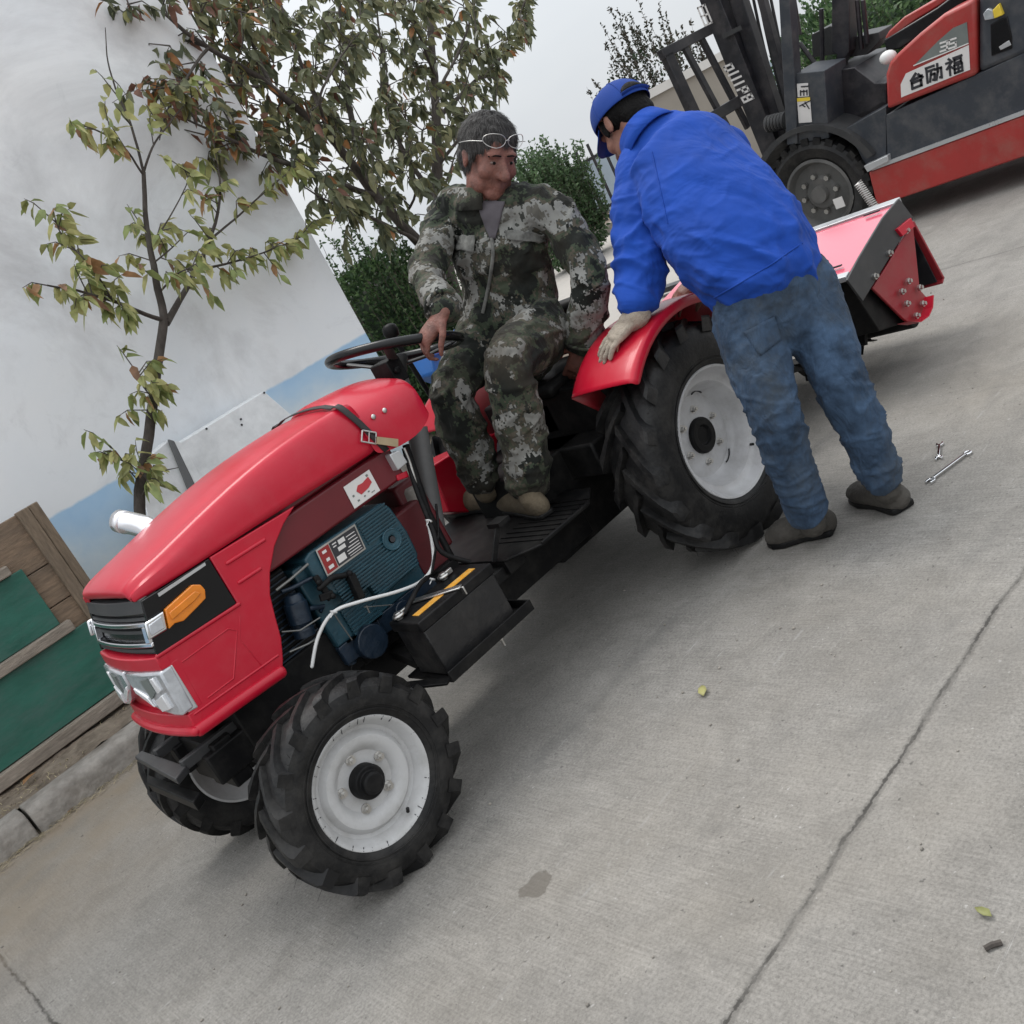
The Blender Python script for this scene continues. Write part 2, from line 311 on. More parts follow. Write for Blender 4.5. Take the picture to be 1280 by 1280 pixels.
def concrete():
    m = bpy.data.materials.new('concrete_road'); m.use_nodes = True; t = m.node_tree; n = t.nodes.new; l = t.links.new
    b = t.nodes['Principled BSDF']; b.inputs['Roughness'].default_value = .85; b.inputs['Specular IOR Level'].default_value = .3
    c = n('ShaderNodeTexCoord'); src = c.outputs['Object']
    def nz(scale, det=6, rough=.6, st=None, dist=0):
        s = src
        if st:
            mp = n('ShaderNodeMapping'); mp.inputs['Scale'].default_value = st; mp.inputs['Rotation'].default_value = (0, 0, .06); l(s, mp.inputs[0]); s = mp.outputs[0]
        z = n('ShaderNodeTexNoise'); z.inputs['Scale'].default_value = scale; z.inputs['Detail'].default_value = det; z.inputs['Roughness'].default_value = rough; z.inputs['Distortion'].default_value = dist; l(s, z.inputs[0]); return z.outputs[0]
    def ramp(i, stops):
        r = n('ShaderNodeValToRGB'); e = r.color_ramp.elements
        e[0].position, e[0].color = stops[0][0], stops[0][1]+(1,); e[1].position, e[1].color = stops[-1][0], stops[-1][1]+(1,)
        for p, q in stops[1:-1]: x = e.new(p); x.color = q+(1,)
        l(i, r.inputs[0]); return r.outputs[0]
    def mix(f, a, bb, mode='MIX'):
        x = n('ShaderNodeMix'); x.data_type = 'RGBA'; x.blend_type = mode
        if isinstance(f, float): x.inputs[0].default_value = f
        else: l(f, x.inputs[0])
        for i, q in ((6, a), (7, bb)):
            if isinstance(q, tuple): x.inputs[i].default_value = q+(1,)
            else: l(q, x.inputs[i])
        return x.outputs[2]
    def math_(op, a, bb=None, cl=False):
        x = n('ShaderNodeMath'); x.operation = op; x.use_clamp = cl
        for i, q in ((0, a), (1, bb)):
            if q is None: continue
            if isinstance(q, (int, float)): x.inputs[i].default_value = q
            else: l(q, x.inputs[i])
        return x.outputs[0]
    base = ramp(nz(1.1, 8, .7, dist=.4), [(.28, (.190, .180, .165)), (.5, (.240, .229, .211)), (.72, (.288, .276, .256))])
    fine = ramp(nz(130, 4, .8), [(.28, (.58, .58, .58)), (.5, (1, 1, 1)), (.72, (1.32, 1.32, 1.32))])
    col = mix(1.0, base, fine, 'MULTIPLY')
    brush = nz(9, 5, .75, (20, .8, 1), .25)               # broom strokes across the slab
    col = mix(ramp(nz(.8, 4, .6), [(.35, (.15, .15, .15)), (.65, (1, 1, 1))]), col, mix(1.0, col, ramp(brush, [(.3, (.74, .74, .74)), (.7, (1.22, 1.22, 1.22))]), 'MULTIPLY'))
    col = mix(ramp(nz(.55, 5, .6), [(.5, (0, 0, 0)), (.75, (.55, .55, .55))]), col, (.21, .188, .155))   # ochre stains
    col = mix(ramp(nz(3.5, 9, .8), [(.56, (0, 0, 0)), (.75, (.6, .6, .6))]), col, (.12, .115, .108))
    col = mix(ramp(nz(13, 4, .6), [(.70, (0, 0, 0)), (.76, (.5, .5, .5))]), col, (.10, .097, .092))
    # pale scuffs running along the road
    sc = math_('MULTIPLY', ramp(nz(5, 7, .8, (1.2, 16, 1), .8), [(.60, (0, 0, 0)), (.68, (.8, .8, .8))]), ramp(nz(1.4, 3), [(.45, (0, 0, 0)), (.62, (1, 1, 1))]))
    col = mix(ramp(nz(48, 3, .6), [(.66, (0, 0, 0)), (.72, (.75, .75, .75))]), col, (.085, .08, .074))
    col = mix(ramp(nz(61, 2, .5), [(.70, (0, 0, 0)), (.75, (.6, .6, .6))]), col, (.42, .41, .39))
    col = mix(1.0, col, ramp(nz(7, 6, .72, None, .8), [(.3, (.84, .84, .84)), (.7, (1.14, 1.14, 1.14))]), 'MULTIPLY')
    col = mix(sc, col, (.38, .375, .36))
    tm = math_('MULTIPLY', math_('MULTIPLY', ramp(math_('SINE', math_('MULTIPLY', math_('ADD', nz(.35, 2), nz(.9, 2, .5, (.15, 1.6, 1))), 14)), [(.55, (0, 0, 0)), (.95, (1, 1, 1))]), ramp(nz(2.5, 5, .7, (.6, 3, 1)), [(.42, (0, 0, 0)), (.65, (1, 1, 1))])), .28)
    col = mix(tm, col, (.13, .126, .12))
    # slab joints
    sp = n('ShaderNodeSeparateXYZ'); l(src, sp.inputs[0])
    wob = math_('MULTIPLY', math_('SUBTRACT', nz(4, 5, .7), .5), .05)
    def joint(coord, at, wid):
        dd = math_('ABSOLUTE', math_('ADD', math_('SUBTRACT', coord, at), wob))
        dd = math_('ADD', dd, math_('MULTIPLY', math_('SUBTRACT', nz(38, 5, .8), .5), .024))
        return math_('SUBTRACT', 1, math_('DIVIDE', dd, wid), True)
    j1 = joint(sp.outputs[1], -1.06, .0125); j2 = joint(sp.outputs[0], -.83, .008); j3 = joint(sp.outputs[0], 4.2, .012)
    j = math_('MAXIMUM', math_('MAXIMUM', j1, j2), j3)
    jm = math_('MULTIPLY', math_('MULTIPLY', j, 2.2, True), math_('ADD', .25, nz(5, 4, .6), True))
    col = mix(math_('MULTIPLY', jm, .6), col, (.11, .104, .095))
    core = math_('MULTIPLY', math_('MAXIMUM', joint(sp.outputs[1], -1.058, .0048), joint(sp.outputs[0], -.83, .004)), 2, True)
    col = mix(math_('MULTIPLY', core, ramp(nz(6, 5, .7), [(.38, (.1, .1, .1)), (.55, (.85, .85, .85))])), col, (.045, .042, .038))
    # thin straight scratch lines
    kd = n('ShaderNodeMapRange'); kd.inputs[1].default_value = .9; kd.inputs[2].default_value = 2.25; l(sp.outputs[1], kd.inputs[0])
    kx = n('ShaderNodeMapRange'); kx.inputs[1].default_value = .9; kx.inputs[2].default_value = -.3; l(sp.outputs[0], kx.inputs[0])
    kn = math_('MULTIPLY', math_('MULTIPLY', kd.outputs[0], kx.outputs[0]), ramp(nz(2.2, 6, .65), [(.3, (.25, .25, .25)), (.62, (1, 1, 1))]))
    col = mix(math_('MULTIPLY', kn, .95), col, (.27, .215, .152))
    l1 = math_('MULTIPLY', math_('SUBTRACT', 1, math_('DIVIDE', math_('ABSOLUTE', math_('ADD', math_('SUBTRACT', sp.outputs[1], -.56), math_('MULTIPLY', wob, .4))), .006), True), ramp(nz(22, 4), [(.50, (0, 0, 0)), (.60, (.5, .5, .5))]))
    l1 = math_('MULTIPLY', l1, ramp(nz(1.3, 3, .5), [(.42, (0, 0, 0)), (.6, (1, 1, 1))]))
    col = mix(l1, col, (.36, .355, .345))
    # chipped patch
    vm = n('ShaderNodeVectorMath'); vm.operation = 'DISTANCE'; l(src, vm.inputs[0]); vm.inputs[1].default_value = (.045, -.41, 0)
    pd = math_('ADD', vm.outputs[1] if False else vm.outputs['Value'], math_('MULTIPLY', math_('SUBTRACT', nz(16, 4), .5), .07))
    pm = math_('SUBTRACT', 1, math_('MULTIPLY', math_('SUBTRACT', pd, .035), 200), True)
    col = mix(math_('MULTIPLY', pm, .7), col, (.115, .102, .086))
    l(col, b.inputs['Base Color'])
    h = math_('ADD', math_('MULTIPLY', brush, .6), math_('MULTIPLY', nz(160, 3), .5)); h = math_('SUBTRACT', h, math_('MULTIPLY', j, 1.5)); h = math_('SUBTRACT', h, math_('MULTIPLY', pm, .8))
    bp = n('ShaderNodeBump'); bp.inputs['Strength'].default_value = .35; bp.inputs['Distance'].default_value = .008; l(h, bp.inputs['Height']); l(bp.outputs[0], b.inputs['Normal'])
    return m
M['concrete'] = concrete()

def mural():
    m = bpy.data.materials.new('painted_cloud_wall'); m.use_nodes = True; t = m.node_tree; n = t.nodes.new; l = t.links.new
    b = t.nodes['Principled BSDF']; b.inputs['Roughness'].default_value = .75
    c = n('ShaderNodeTexCoord'); sp = n('ShaderNodeSeparateXYZ'); l(c.outputs['Object'], sp.inputs[0])
    def nz(scale, det=5, rough=.55, dist=.5, off=0):
        mp = n('ShaderNodeMapping'); mp.inputs['Location'].default_value = (off, off, off); l(c.outputs['Object'], mp.inputs[0])
        z = n('ShaderNodeTexNoise'); z.inputs['Scale'].default_value = scale; z.inputs['Detail'].default_value = det; z.inputs['Roughness'].default_value = rough; z.inputs['Distortion'].default_value = dist; l(mp.outputs[0], z.inputs[0]); return z.outputs[0]
    def ramp(i, st):
        r = n('ShaderNodeValToRGB'); e = r.color_ramp.elements; e[0].position, e[0].color = st[0][0], st[0][1]+(1,); e[1].position, e[1].color = st[-1][0], st[-1][1]+(1,)
        for p, q in st[1:-1]: x = e.new(p); x.color = q+(1,)
        l(i, r.inputs[0]); return r.outputs[0]
    def mix(f, a, bb):
        x = n('ShaderNodeMix'); x.data_type = 'RGBA'; l(f, x.inputs[0])
        for i, q in ((6, a), (7, bb)):
            if isinstance(q, tuple): x.inputs[i].default_value = q+(1,)
            else: l(q, x.inputs[i])
        return x.outputs[2]
    up = ramp(nz(.9, 6), [(.3, (.76, .79, .82)), (.5, (.82, .835, .85)), (.7, (.85, .85, .85))])
    up = mix(ramp(nz(1.1, 8, .65, off=5), [(.46, (0, 0, 0)), (.68, (.95, .95, .95))]), up, (.54, .54, .55))
    up = mix(ramp(nz(3.5, 9, .75, off=15), [(.58, (0, 0, 0)), (.8, (.4, .4, .4))]), up, (.42, .425, .44))
    bl = ramp(nz(2.2, 6, off=9), [(.3, (.36, .56, .78)), (.5, (.55, .70, .83)), (.68, (.78, .83, .86))])
    wz = n('ShaderNodeMath'); wz.operation = 'MULTIPLY_ADD'; l(nz(7, 4, off=2), wz.inputs[0]); wz.inputs[1].default_value = .03; l(sp.outputs[2], wz.inputs[2])
    f = n('ShaderNodeMapRange'); f.inputs[1].default_value = 1.02; f.inputs[2].default_value = 1.035; l(wz.outputs[0], f.inputs[0])
    edge = n('ShaderNodeMapRange'); edge.inputs[1].default_value = .80; edge.inputs[2].default_value = 1.02; l(wz.outputs[0], edge.inputs[0])
    em = n('ShaderNodeMath'); em.operation = 'MULTIPLY'; em.inputs[1].default_value = .6; l(edge.outputs[0], em.inputs[0])
    bl = mix(em.outputs[0], bl, (.32, .53, .76))
    low = n('ShaderNodeMapRange'); low.inputs[1].default_value = .95; low.inputs[2].default_value = .55; low.inputs[4].default_value = .7; l(sp.outputs[2], low.inputs[0])
    bl = mix(low.outputs[0], bl, (.50, .56, .56))
    l(mix(f.outputs[0], bl, up), b.inputs['Base Color'])
    bp = n('ShaderNodeBump'); bp.inputs['Strength'].default_value = .12; bp.inputs['Distance'].default_value = .01; l(nz(40), bp.inputs['Height']); l(bp.outputs[0], b.inputs['Normal'])
    return m
M['mural'] = mural()
# ================================================================== SETTING
g = MB(); g.grid([[V((x, y, 0)) for x in (-60, -12, -4, 0, 4, 10, 25, 90)] for y in (-60, -12, -4, 0, 2.31, 6, 20, 90)])
tag(obj('road', g, M['concrete'], smooth=0), 'broom-finished grey concrete road slabs with dark joint line', kind='structure')
# kerb: separate cast stones along the road edge
k = MB()
xs = [-3.5, -2.6, -1.6, -.455, .55, 1.55, 2.55, 3.55, 4.5]
for a, b in zip(xs[:-1], xs[1:]):
    for i in range(6):
        x0 = a+.012+(b-a-.024)*i/6; x1 = a+.012+(b-a-.024)*(i+1)/6
    r = random.uniform(-.006, .006)
    k.prism([(a+.006, 2.290+r, -.02), (a+.006, 2.292+r, .085), (a+.006, 2.300+r, .105), (a+.006, 2.318+r, .117), (a+.006, 2.43+r, .12), (a+.006, 2.43+r, -.02)], (b-a-.012, 0, 0))
tag(obj('kerb', k, M['kerb'], bevel=.006), 'weathered concrete kerb stones with open joints', kind='structure')
s = MB(); rows = []
for j in range(26):
    y = 2.425+2.9*(j/25)**1.5; row = []
    for i in range(160):
        x = -4+8.5*i/159; h = .105+.03*noise.noise(V((x*2.2, y*2.2, 0)))+.022*noise.noise(V((x*9, y*9, 3)))+.012*noise.noise(V((x*25, y*25, 7)))+.03*min(1, (y-2.42)*2)
        row.append(V((x, y, h)))
    rows.append(row)
s.grid(rows); tag(obj('soil', s, M['soil'], smooth=80), 'bare brown soil verge behind the kerb', kind='structure')
yd = MB(); yd.grid([[V((x, y, .004)) for x in (4.5, 8, 14, 40)] for y in (2.6, 6, 10, 40)])
M['yard'] = mat('pale_yard_concrete', (.36, .338, .31), .9, var=.1, vscale=2, bump=.2, dirt=(.35, .32, .29), damt=.5, dscale=2)  # paler base colour than the road
tag(obj('pavement', yd, M['yard'], smooth=0), 'pale concrete yard beyond the wall end', kind='structure')

# straw and crumbs along the kerb foot, dry grass on the verge
dg = MB()
def blade(mb, p, d, l, w_):
    d = V(d).normalized(); sd = d.cross(V((0, 0, 1))); sd = (sd.normalized() if sd.length > .01 else V((1, 0, 0)))*w_
    mb.add([p-sd, p+sd, p+d*l*.5+V((0, 0, l*.1))+sd*.7, p+d*l*.5+V((0, 0, l*.1))-sd*.7, p+d*l], [(0, 1, 2, 3), (3, 2, 4)])
for i in range(900):
    x = random.uniform(-1.4, .5); y = random.gauss(2.265, .028); dg.k = random.choice((0, 0, 1))
    a = random.uniform(-.7, .7)+random.choice((0, math.pi)); blade(dg, V((x, min(y, 2.287), .004)), (math.cos(a), math.sin(a)*.7, random.uniform(0, .3)), random.uniform(.01, .05), .0015)
for i in range(1500):
    x = random.uniform(1.2, 3.2); y = random.uniform(2.44, 3.0); dg.k = random.choice((0, 0, 1)); a = random.uniform(0, 6.28)
    blade(dg, V((x, y, .11)), (math.cos(a), math.sin(a), random.uniform(.2, 1.5)), random.uniform(.05, .16), .003)
for i in range(700):
    x = random.uniform(-1.2, .5); y = random.uniform(2.45, 2.75); dg.k = random.choice((0, 1)); a = random.uniform(0, 6.28)
    blade(dg, V((x, y, .115)), (math.cos(a), math.sin(a), random.uniform(0, .5)), random.uniform(.01, .05), .0018)
M['straw'] = mat('straw', (.38, .32, .2), .9, var=.3); M['straw2'] = mat('dead_grass', (.17, .14, .08), .9, var=.3)
tag(obj('dry_grass', dg, [M['straw'], M['straw2']], smooth=0, fix=False), 'dry straw and dead grass litter along the kerb', 'grass', kind='stuff')

# painted wall
WX, WY = 2.70, 3.2
wl = thing('painted_wall', (0, WY, 0), 'tall rendered wall painted with pale grey clouds above a light blue band', 'wall')
q = MB(); q.box((-9, WY, 0), (WX, WY+.24, 5.2)); obj('wall_face', q, M['mural'], wl, bevel=.006)
q = MB(); q.box((-9, WY-.012, .0), (WX-.02, WY-.002, .24)); obj('plinth', q, M['kerb'], wl)

# green board panel with wooden frame
pn = thing('wooden_panel', (-.3, 2.78, .12), 'green painted boards framed with weathered wooden planks standing on the soil verge', 'panel')
q = MB()
zz = [.15, .33, .51, .69, .87, 1.135]
for a, b in zip(zz[:-1], zz[1:]):
    o_ = random.uniform(-.003, .003)
    q.box((-1.5, 2.765+o_, a+.002), (.285, 2.795, b-.002))
q.box((-1.5, 2.797, .14), (.30, 2.81, 1.13)); obj('backing_planks', q, M['wood'], pn, bevel=.004)
for x0, x1, pr in ((.275, .335, .02), (.338, .385, .008)):
    q = MB(); q.box((x0, 2.765-pr, .13), (x1, 2.79, 1.14)); obj('upright_board', q, wood('board_%d' % int(x0*1000), (.20, .15, .105), (14, 14, 2)), pn, bevel=.004)
for z0, z1, x1 in ((.61, .915, .16), (.205, .552, .262)):
    q = MB(); q.box((-1.5, 2.745, z0), (x1, 2.763, z1)); obj('green_board', q, M['green'], pn, bevel=.003)
for z0, z1, x1, pr in ((.555, .608, .20, .05), (.135, .20, .31, .055), (.918, .965, .11, .05)):
    q = MB(); q.box((-1.5, 2.763-pr, z0), (x1, 2.764, z1)); obj('batten', q, M['wood2'], pn, bevel=.005)

# galvanised sheet cabinet leaning by the wall
gs = thing('sheet_metal_cabinet', (1.3, 3.0, .12), 'pale galvanised sheet metal cabinet with folded edge strip in front of the blue band', 'cabinet')
Yg = 2.98
q = MB(); q.prism([PY(226, 553, Yg), PY(330, 489, Yg), PY(373, 526, Yg), PY(440, 640, Yg), PY(300, 760, Yg), PY(250, 640, Yg)], (0, .14, 0)); obj('front_sheet', q, M['zinc'], gs, bevel=.004)
q = MB(); q.prism([PY(190, 568, Yg), PY(212, 549, Yg), PY(255, 640, Yg), PY(250, 730, Yg), PY(200, 700, Yg), PY(178, 620, Yg)], (0, .10, 0)); obj('side_sheet', q, M['zinc'], gs, bevel=.004)
q = MB(); q.prism([PY(218, 551, Yg-.03), PY(227, 553, Yg-.03), PY(275, 640, Yg-.03), PY(261, 640, Yg-.03)], (0, .028, 0)); obj('folded_strip', q, M['zinc'], gs, bevel=.003)
q = MB(); q.prism([PY(211, 549, Yg-.025), PY(217.5, 551, Yg-.025), PY(260.5, 640, Yg-.025), PY(247, 640, Yg-.025)], (0, .024, 0)); obj('edge_channel', q, mat('dark_grey_steel', (.16, .165, .17), .5, .3), gs, bevel=.002)  # darker grey strip beside the bright folded one
q = MB()
for a, b in ((301, 524), (302, 531), (258, 536), (330, 491)):
    c = PY(a, b, Yg-.001); q.cyl(c, c+V((0, -.004, 0)), .006, n=10)
pieces('bolt_hole', q, M['ink'], gs)

# ------------------------------------------------------------------ foliage
def leaf(mb, p, d, nrm, l, w_, k, droop=.35):
    d = V(d).normalized(); nrm = V(nrm); sd = d.cross(nrm)
    if sd.length < .05: sd = d.cross(V((.3, .8, .5)))
    sd = sd.normalized(); up = sd.cross(d); dn = V((0, 0, -1))
    def q(t, a, h): return p+d*l*t+sd*a*w_+up*h*w_+dn*droop*l*t*t
    mb.k = k
    mb.add([q(0, 0, 0), q(.3, -.5, .18), q(.3, .5, .18), q(.33, 0, 0), q(.68, -.4, .14), q(.68, .4, .14), q(.7, 0, 0), q(1, 0, 0)],
           [(0, 3, 1), (0, 2, 3), (1, 3, 6, 4), (3, 2, 5, 6), (4, 6, 7), (6, 5, 7)])
def rv(z=1.0): 
    v = V((random.gauss(0, 1), random.gauss(0, 1), random.gauss(0, 1)*z)); return v.normalized()
def smoothpath(pts, n=5):
    pts = [V(p) for p in pts]
    if len(pts) < 3: return [pts[0].lerp(pts[-1], i/n) for i in range(n+1)]
    out_ = []
    for i in range(len(pts)-1):
        p0 = pts[max(i-1, 0)]; p1 = pts[i]; p2 = pts[i+1]; p3 = pts[min(i+2, len(pts)-1)]
        for j in range(n):
            t = j/n; out_.append(.5*((2*p1)+(p2-p0)*t+(2*p0-5*p1+4*p2-p3)*t*t+(3*p1-p0-3*p2+p3)*t**3))
    return out_+[pts[-1]]
def branch(tb, path, r0, r1):
    sp = smoothpath(path); m = len(sp)
    sp = [p+V((noise.noise(p*7), noise.noise(p*7+V((5, 0, 0))), 0))*.012 for p in sp]
    tb.tube(sp, [r0+(r1-r0)*i/(m-1) for i in range(m)], 8); return sp
def twigs(tb, lb, sp, dens, lng, leafn, lsize, cols, start=.2, updir=.4, hang=.75, spread=1.0):
    L_ = sum((sp[i+1]-sp[i]).length for i in range(len(sp)-1)); n = max(1, int(dens*L_))
    for _ in range(n):
        t = start+(1-start)*random.random(); f_ = t*(len(sp)-1); i = min(int(f_), len(sp)-2); p = sp[i].lerp(sp[i+1], f_-i)
        d = (rv(.7)*spread+V((0, 0, updir))+(sp[i+1]-sp[i]).normalized()*.7).normalized(); l = lng*random.uniform(.4, 1.3)
        e = p+d*l*.6+V((0, 0, .02)); e2 = p+d*l+V((0, 0, -.05*l))
        tb.tube([p, e, e2], [.0035, .0025, .0012], 5)
        for q_ in range(leafn):
            u = .25+.75*(q_+random.random())/leafn; b = p.lerp(e, u/.6) if u < .6 else e.lerp(e2, (u-.6)/.4)
            ld = (rv(.5)*.8+V((0, 0, -hang))+d*.5); leaf(lb, b, ld, rv()+V((0, 0, .8)), lsize*random.uniform(.65, 1.2), lsize*random.uniform(.40, .54), cols(b))
def inpoly(x, y, pg):
    c_ = False
    for i in range(len(pg)):
        (x0, y0), (x1, y1) = pg[i], pg[i-1]
        if (y0 > y) != (y1 > y) and x < (x1-x0)*(y-y0)/(y1-y0)+x0: c_ = not c_
    return c_
def tree(name, base, label, cat, trunk, branches, cols, lsize, group=None, crowns=(), leaves_=LEAF):
    t = thing(name, base, label, cat, group); tb = MB(); lb = MB(); wood_ = []
    for pts, r0, r1 in trunk: wood_ += branch(tb, pts, r0, r1)
    sps = []
    for pts, r0, r1, kw in branches:
        sp = branch(tb, pts, r0, r1); sps.append(sp); wood_ += sp
    for pg, n_, y_, dy_, nl in crowns:          # fill the crown with twigs that reach out from the nearest limb
        xs_ = [p[0] for p in pg]; ys_ = [p[1] for p in pg]; k_ = 0
        while k_ < n_:
            a, b = random.uniform(min(xs_), max(xs_)), random.uniform(min(ys_), max(ys_))
            if not inpoly(a, b, pg): continue
            k_ += 1; p = PY(a, b, y_+random.uniform(-dy_, dy_)); nb_ = min(wood_, key=lambda w__: (w__-p).length_squared); d = p-nb_
            if d.length > .9: nb_ = p-d.normalized()*.9
            elif d.length < .12: d = rv()*.15; p = nb_+d
            m_ = nb_.lerp(p, .55)+V((0, 0, .05))+rv()*.03; tb.tube([nb_, m_, p], [.005, .0035, .0012], 5); wood_.append(m_)
            for i in range(nl):
                u = .35+.65*(i+random.random())/nl; q_ = (nb_*(1-u)**2+m_*2*u*(1-u)+p*u*u); leaf(lb, q_, rv(.5)*.8+V((0, 0, -.65))+d.normalized()*.45, rv()+V((0, 0, .8)), lsize*random.uniform(.65, 1.15), lsize*random.uniform(.40, .54), cols(q_))
    for sp, (pts, r0, r1, kw) in zip(sps, branches):
        if kw: twigs(tb, lb, sp, lsize=lsize, cols=cols, **kw)
    obj('trunk', tb, M['bark'], t, smooth=60); obj('crown', lb, leaves_, t, smooth=80, fix=False); return t
# young tree on the verge
Yt = 2.72
def T(x, y, dy=0): return PY(x, y, Yt+dy)
def colY(p):
    r = random.random(); return 2 if r < .42 else 3 if r < .64 else 0 if r < .93 else 4 if r < .975 else 5
base = V((.42, 2.68, .10))
lf = dict(dens=16, lng=.16, leafn=6, updir=.15)
tree('young_tree', base, 'slender young tree with sparse yellowing leaves leaning in front of the painted wall', 'tree',
     [([base, V((.60, 2.7, .5)), T(175, 635), T(190, 520), T(203, 400)], .035, .023)],
     [([T(203, 402), T(165, 385, -.1), T(120, 370, -.2), T(60, 356, -.3)], .012, .004, dict(lf, dens=26)),
      ([T(140, 376, -.15), T(115, 335, -.2), T(80, 300, -.2), T(68, 275, -.2)], .006, .002, dict(lf, dens=26)),
      ([T(203, 400), T(196, 350), T(185, 300), T(180, 215)], .022, .011, dict(lf, dens=7, start=.3)),
      ([T(180, 215), T(165, 160), T(145, 110, .1), T(133, 70, .1), T(131, 35, .1)], .008, .002, dict(lf, dens=4, leafn=3)),
      ([T(181, 220), T(150, 180, -.1), T(115, 160, -.2), T(85, 155, -.2)], .006, .002, dict(lf, dens=20)),
      ([T(180, 215), T(190, 185), T(215, 150, .1), T(245, 115, .1)], .007, .002, dict(lf, dens=11)),
      ([T(206, 405), T(225, 375, .1), T(243, 340, .15), T(262, 300, .2), T(275, 250, .2), T(272, 210, .2)], .02, .004, dict(lf, dens=13)),
      ([T(245, 338, .15), T(290, 328, .2), T(340, 312, .25), T(385, 292, .3)], .008, .002, dict(lf, dens=24)),
      ([T(262, 300, .2), T(300, 268, .3), T(345, 228, .3), T(375, 205, .3)], .007, .002, dict(lf, dens=12)),
      ([T(187, 305), T(210, 275, -.1), T(240, 215, -.1)], .006, .002, dict(lf, dens=14)),
      ([T(190, 330), T(215, 310, -.1), T(235, 290, -.1)], .005, .002, dict(lf, dens=14)),
      ([T(200, 365), T(225, 340, -.15), T(250, 335, -.15)], .006, .002, dict(lf, dens=18)),
      ([T(193, 500), T(178, 480, -.05), T(172, 465, -.05)], .004, .002, dict(lf, dens=30, start=0)),
      ([T(190, 520), T(192, 500, -.08), T(200, 495, -.08)], .004, .002, dict(lf, dens=50, start=0)),
      ([T(178, 605), T(158, 580, -.05), T(135, 555, -.05)], .004, .002, dict(lf, dens=24, start=.1)),
      ([T(180, 600), T(200, 590, -.08), T(222, 585, -.08)], .004, .002, dict(lf, dens=16, start=.1)),
      ([T(176, 625), T(185, 600, -.1), T(172, 590, -.1)], .004, .002, dict(lf, dens=30, start=0))], colY, .080, leaves_=YOUNG)
# larger tree behind
Yb = 3.55
def B(x, y, dy=0): return PY(x, y, Yb+dy)
def colB(p):
    r = random.random(); lft = max(0, min(1, (3.6-p.x)/1.4))*max(0, min(1, (p.z-1.9)/.6))
    if r < .42*lft: return random.choice((5, 5, 4, 3))
    r = random.random(); return 0 if r < .42 else 1 if r < .72 else 2 if r < .965 else 4 if r < .98 else 5
base = V((3.75, Yb, .0))
bf = dict(dens=6, lng=.28, leafn=7, updir=.25, hang=.6)
tree('cherry_tree', base, 'large leafy tree turning russet, branching behind the seated man in camouflage', 'tree',
     [([base, V((3.76, Yb, .6)), B(562, 350), B(548, 250), B(545, 150), B(540, 60), B(530, -50)], .065, .018),
      ([B(562, 352), B(530, 310), B(470, 245, -.1), B(420, 180, -.2), B(340, 110, -.3), B(260, 60, -.4), B(200, 15, -.4)], .045, .008)],
     [([B(470, 245, -.1), B(440, 150, .1), B(430, 60, .2), B(420, -40, .2)], .03, .008, bf),
      ([B(470, 245, -.1), B(400, 222, -.3), B(310, 185, -.5), B(235, 150, -.6)], .022, .005, bf),
      ([B(530, 305), B(470, 275, -.4), B(420, 255, -.5), B(380, 235, -.6)], .015, .004, bf),
      ([B(545, 150), B(590, 105, .2), B(635, 60, .2), B(655, 5, .2)], .02, .004, dict(bf, dens=13, lng=.2, leafn=7, spread=.6)),
      ([B(545, 210), B(585, 160, -.2), B(620, 125, -.2)], .015, .004, bf),
      ([B(420, 180, -.2), B(385, 100, 0), B(355, 20, .2), B(340, -50, .2)], .02, .005, bf),
      ([B(340, 110, -.3), B(305, 30, -.1), B(285, -40, -.1)], .015, .005, bf),
      ([B(548, 250), B(500, 180, .3), B(480, 90, .4), B(470, 0, .4)], .022, .006, bf),
      ([B(260, 60, -.4), B(235, 95, -.5), B(205, 150, -.6), B(200, 175, -.6)], .01, .003, bf),
      ([B(340, 110, -.3), B(270, 105, -.5), B(200, 110, -.7)], .01, .003, bf),
      ([B(545, 120), B(580, 50, .2), B(600, -20, .2)], .015, .004, bf),
      ([B(545, 100), B(520, 30, -.3), B(500, -30, -.3)], .012, .004, bf),
      ([B(260, 60, -.4), B(200, 40, -.3), B(165, 25, -.3)], .008, .002, bf),
      ([B(548, 260), B(560, 220, .3), B(575, 180, .3)], .012, .004, bf),
      ([B(420, 180, -.2), B(400, 130, -.5), B(420, 80, -.6), B(450, 40, -.6)], .012, .004, bf),
      ([B(500, 278), B(520, 240, -.3), B(510, 190, -.4)], .012, .004, bf)], colB, .086, crowns=[
      ([(165, -20), (172, 50), (205, 105), (205, 170), (222, 205), (262, 225), (330, 240), (372, 235), (390, 265), (470, 285), (520, 318), (540, 250), (578, 165), (600, 150), (632, 120), (625, 60), (600, -20)], 540, Yb, .55, 7),
      ([(165, -20), (172, 50), (205, 105), (205, 170), (222, 205), (330, 235), (330, 60), (300, -20)], 60, Yb-.3, .3, 7),
      ([(640, 10), (672, -20), (680, 20), (655, 60), (640, 120), (622, 130), (630, 60)], 14, Yb, .2, 7)])

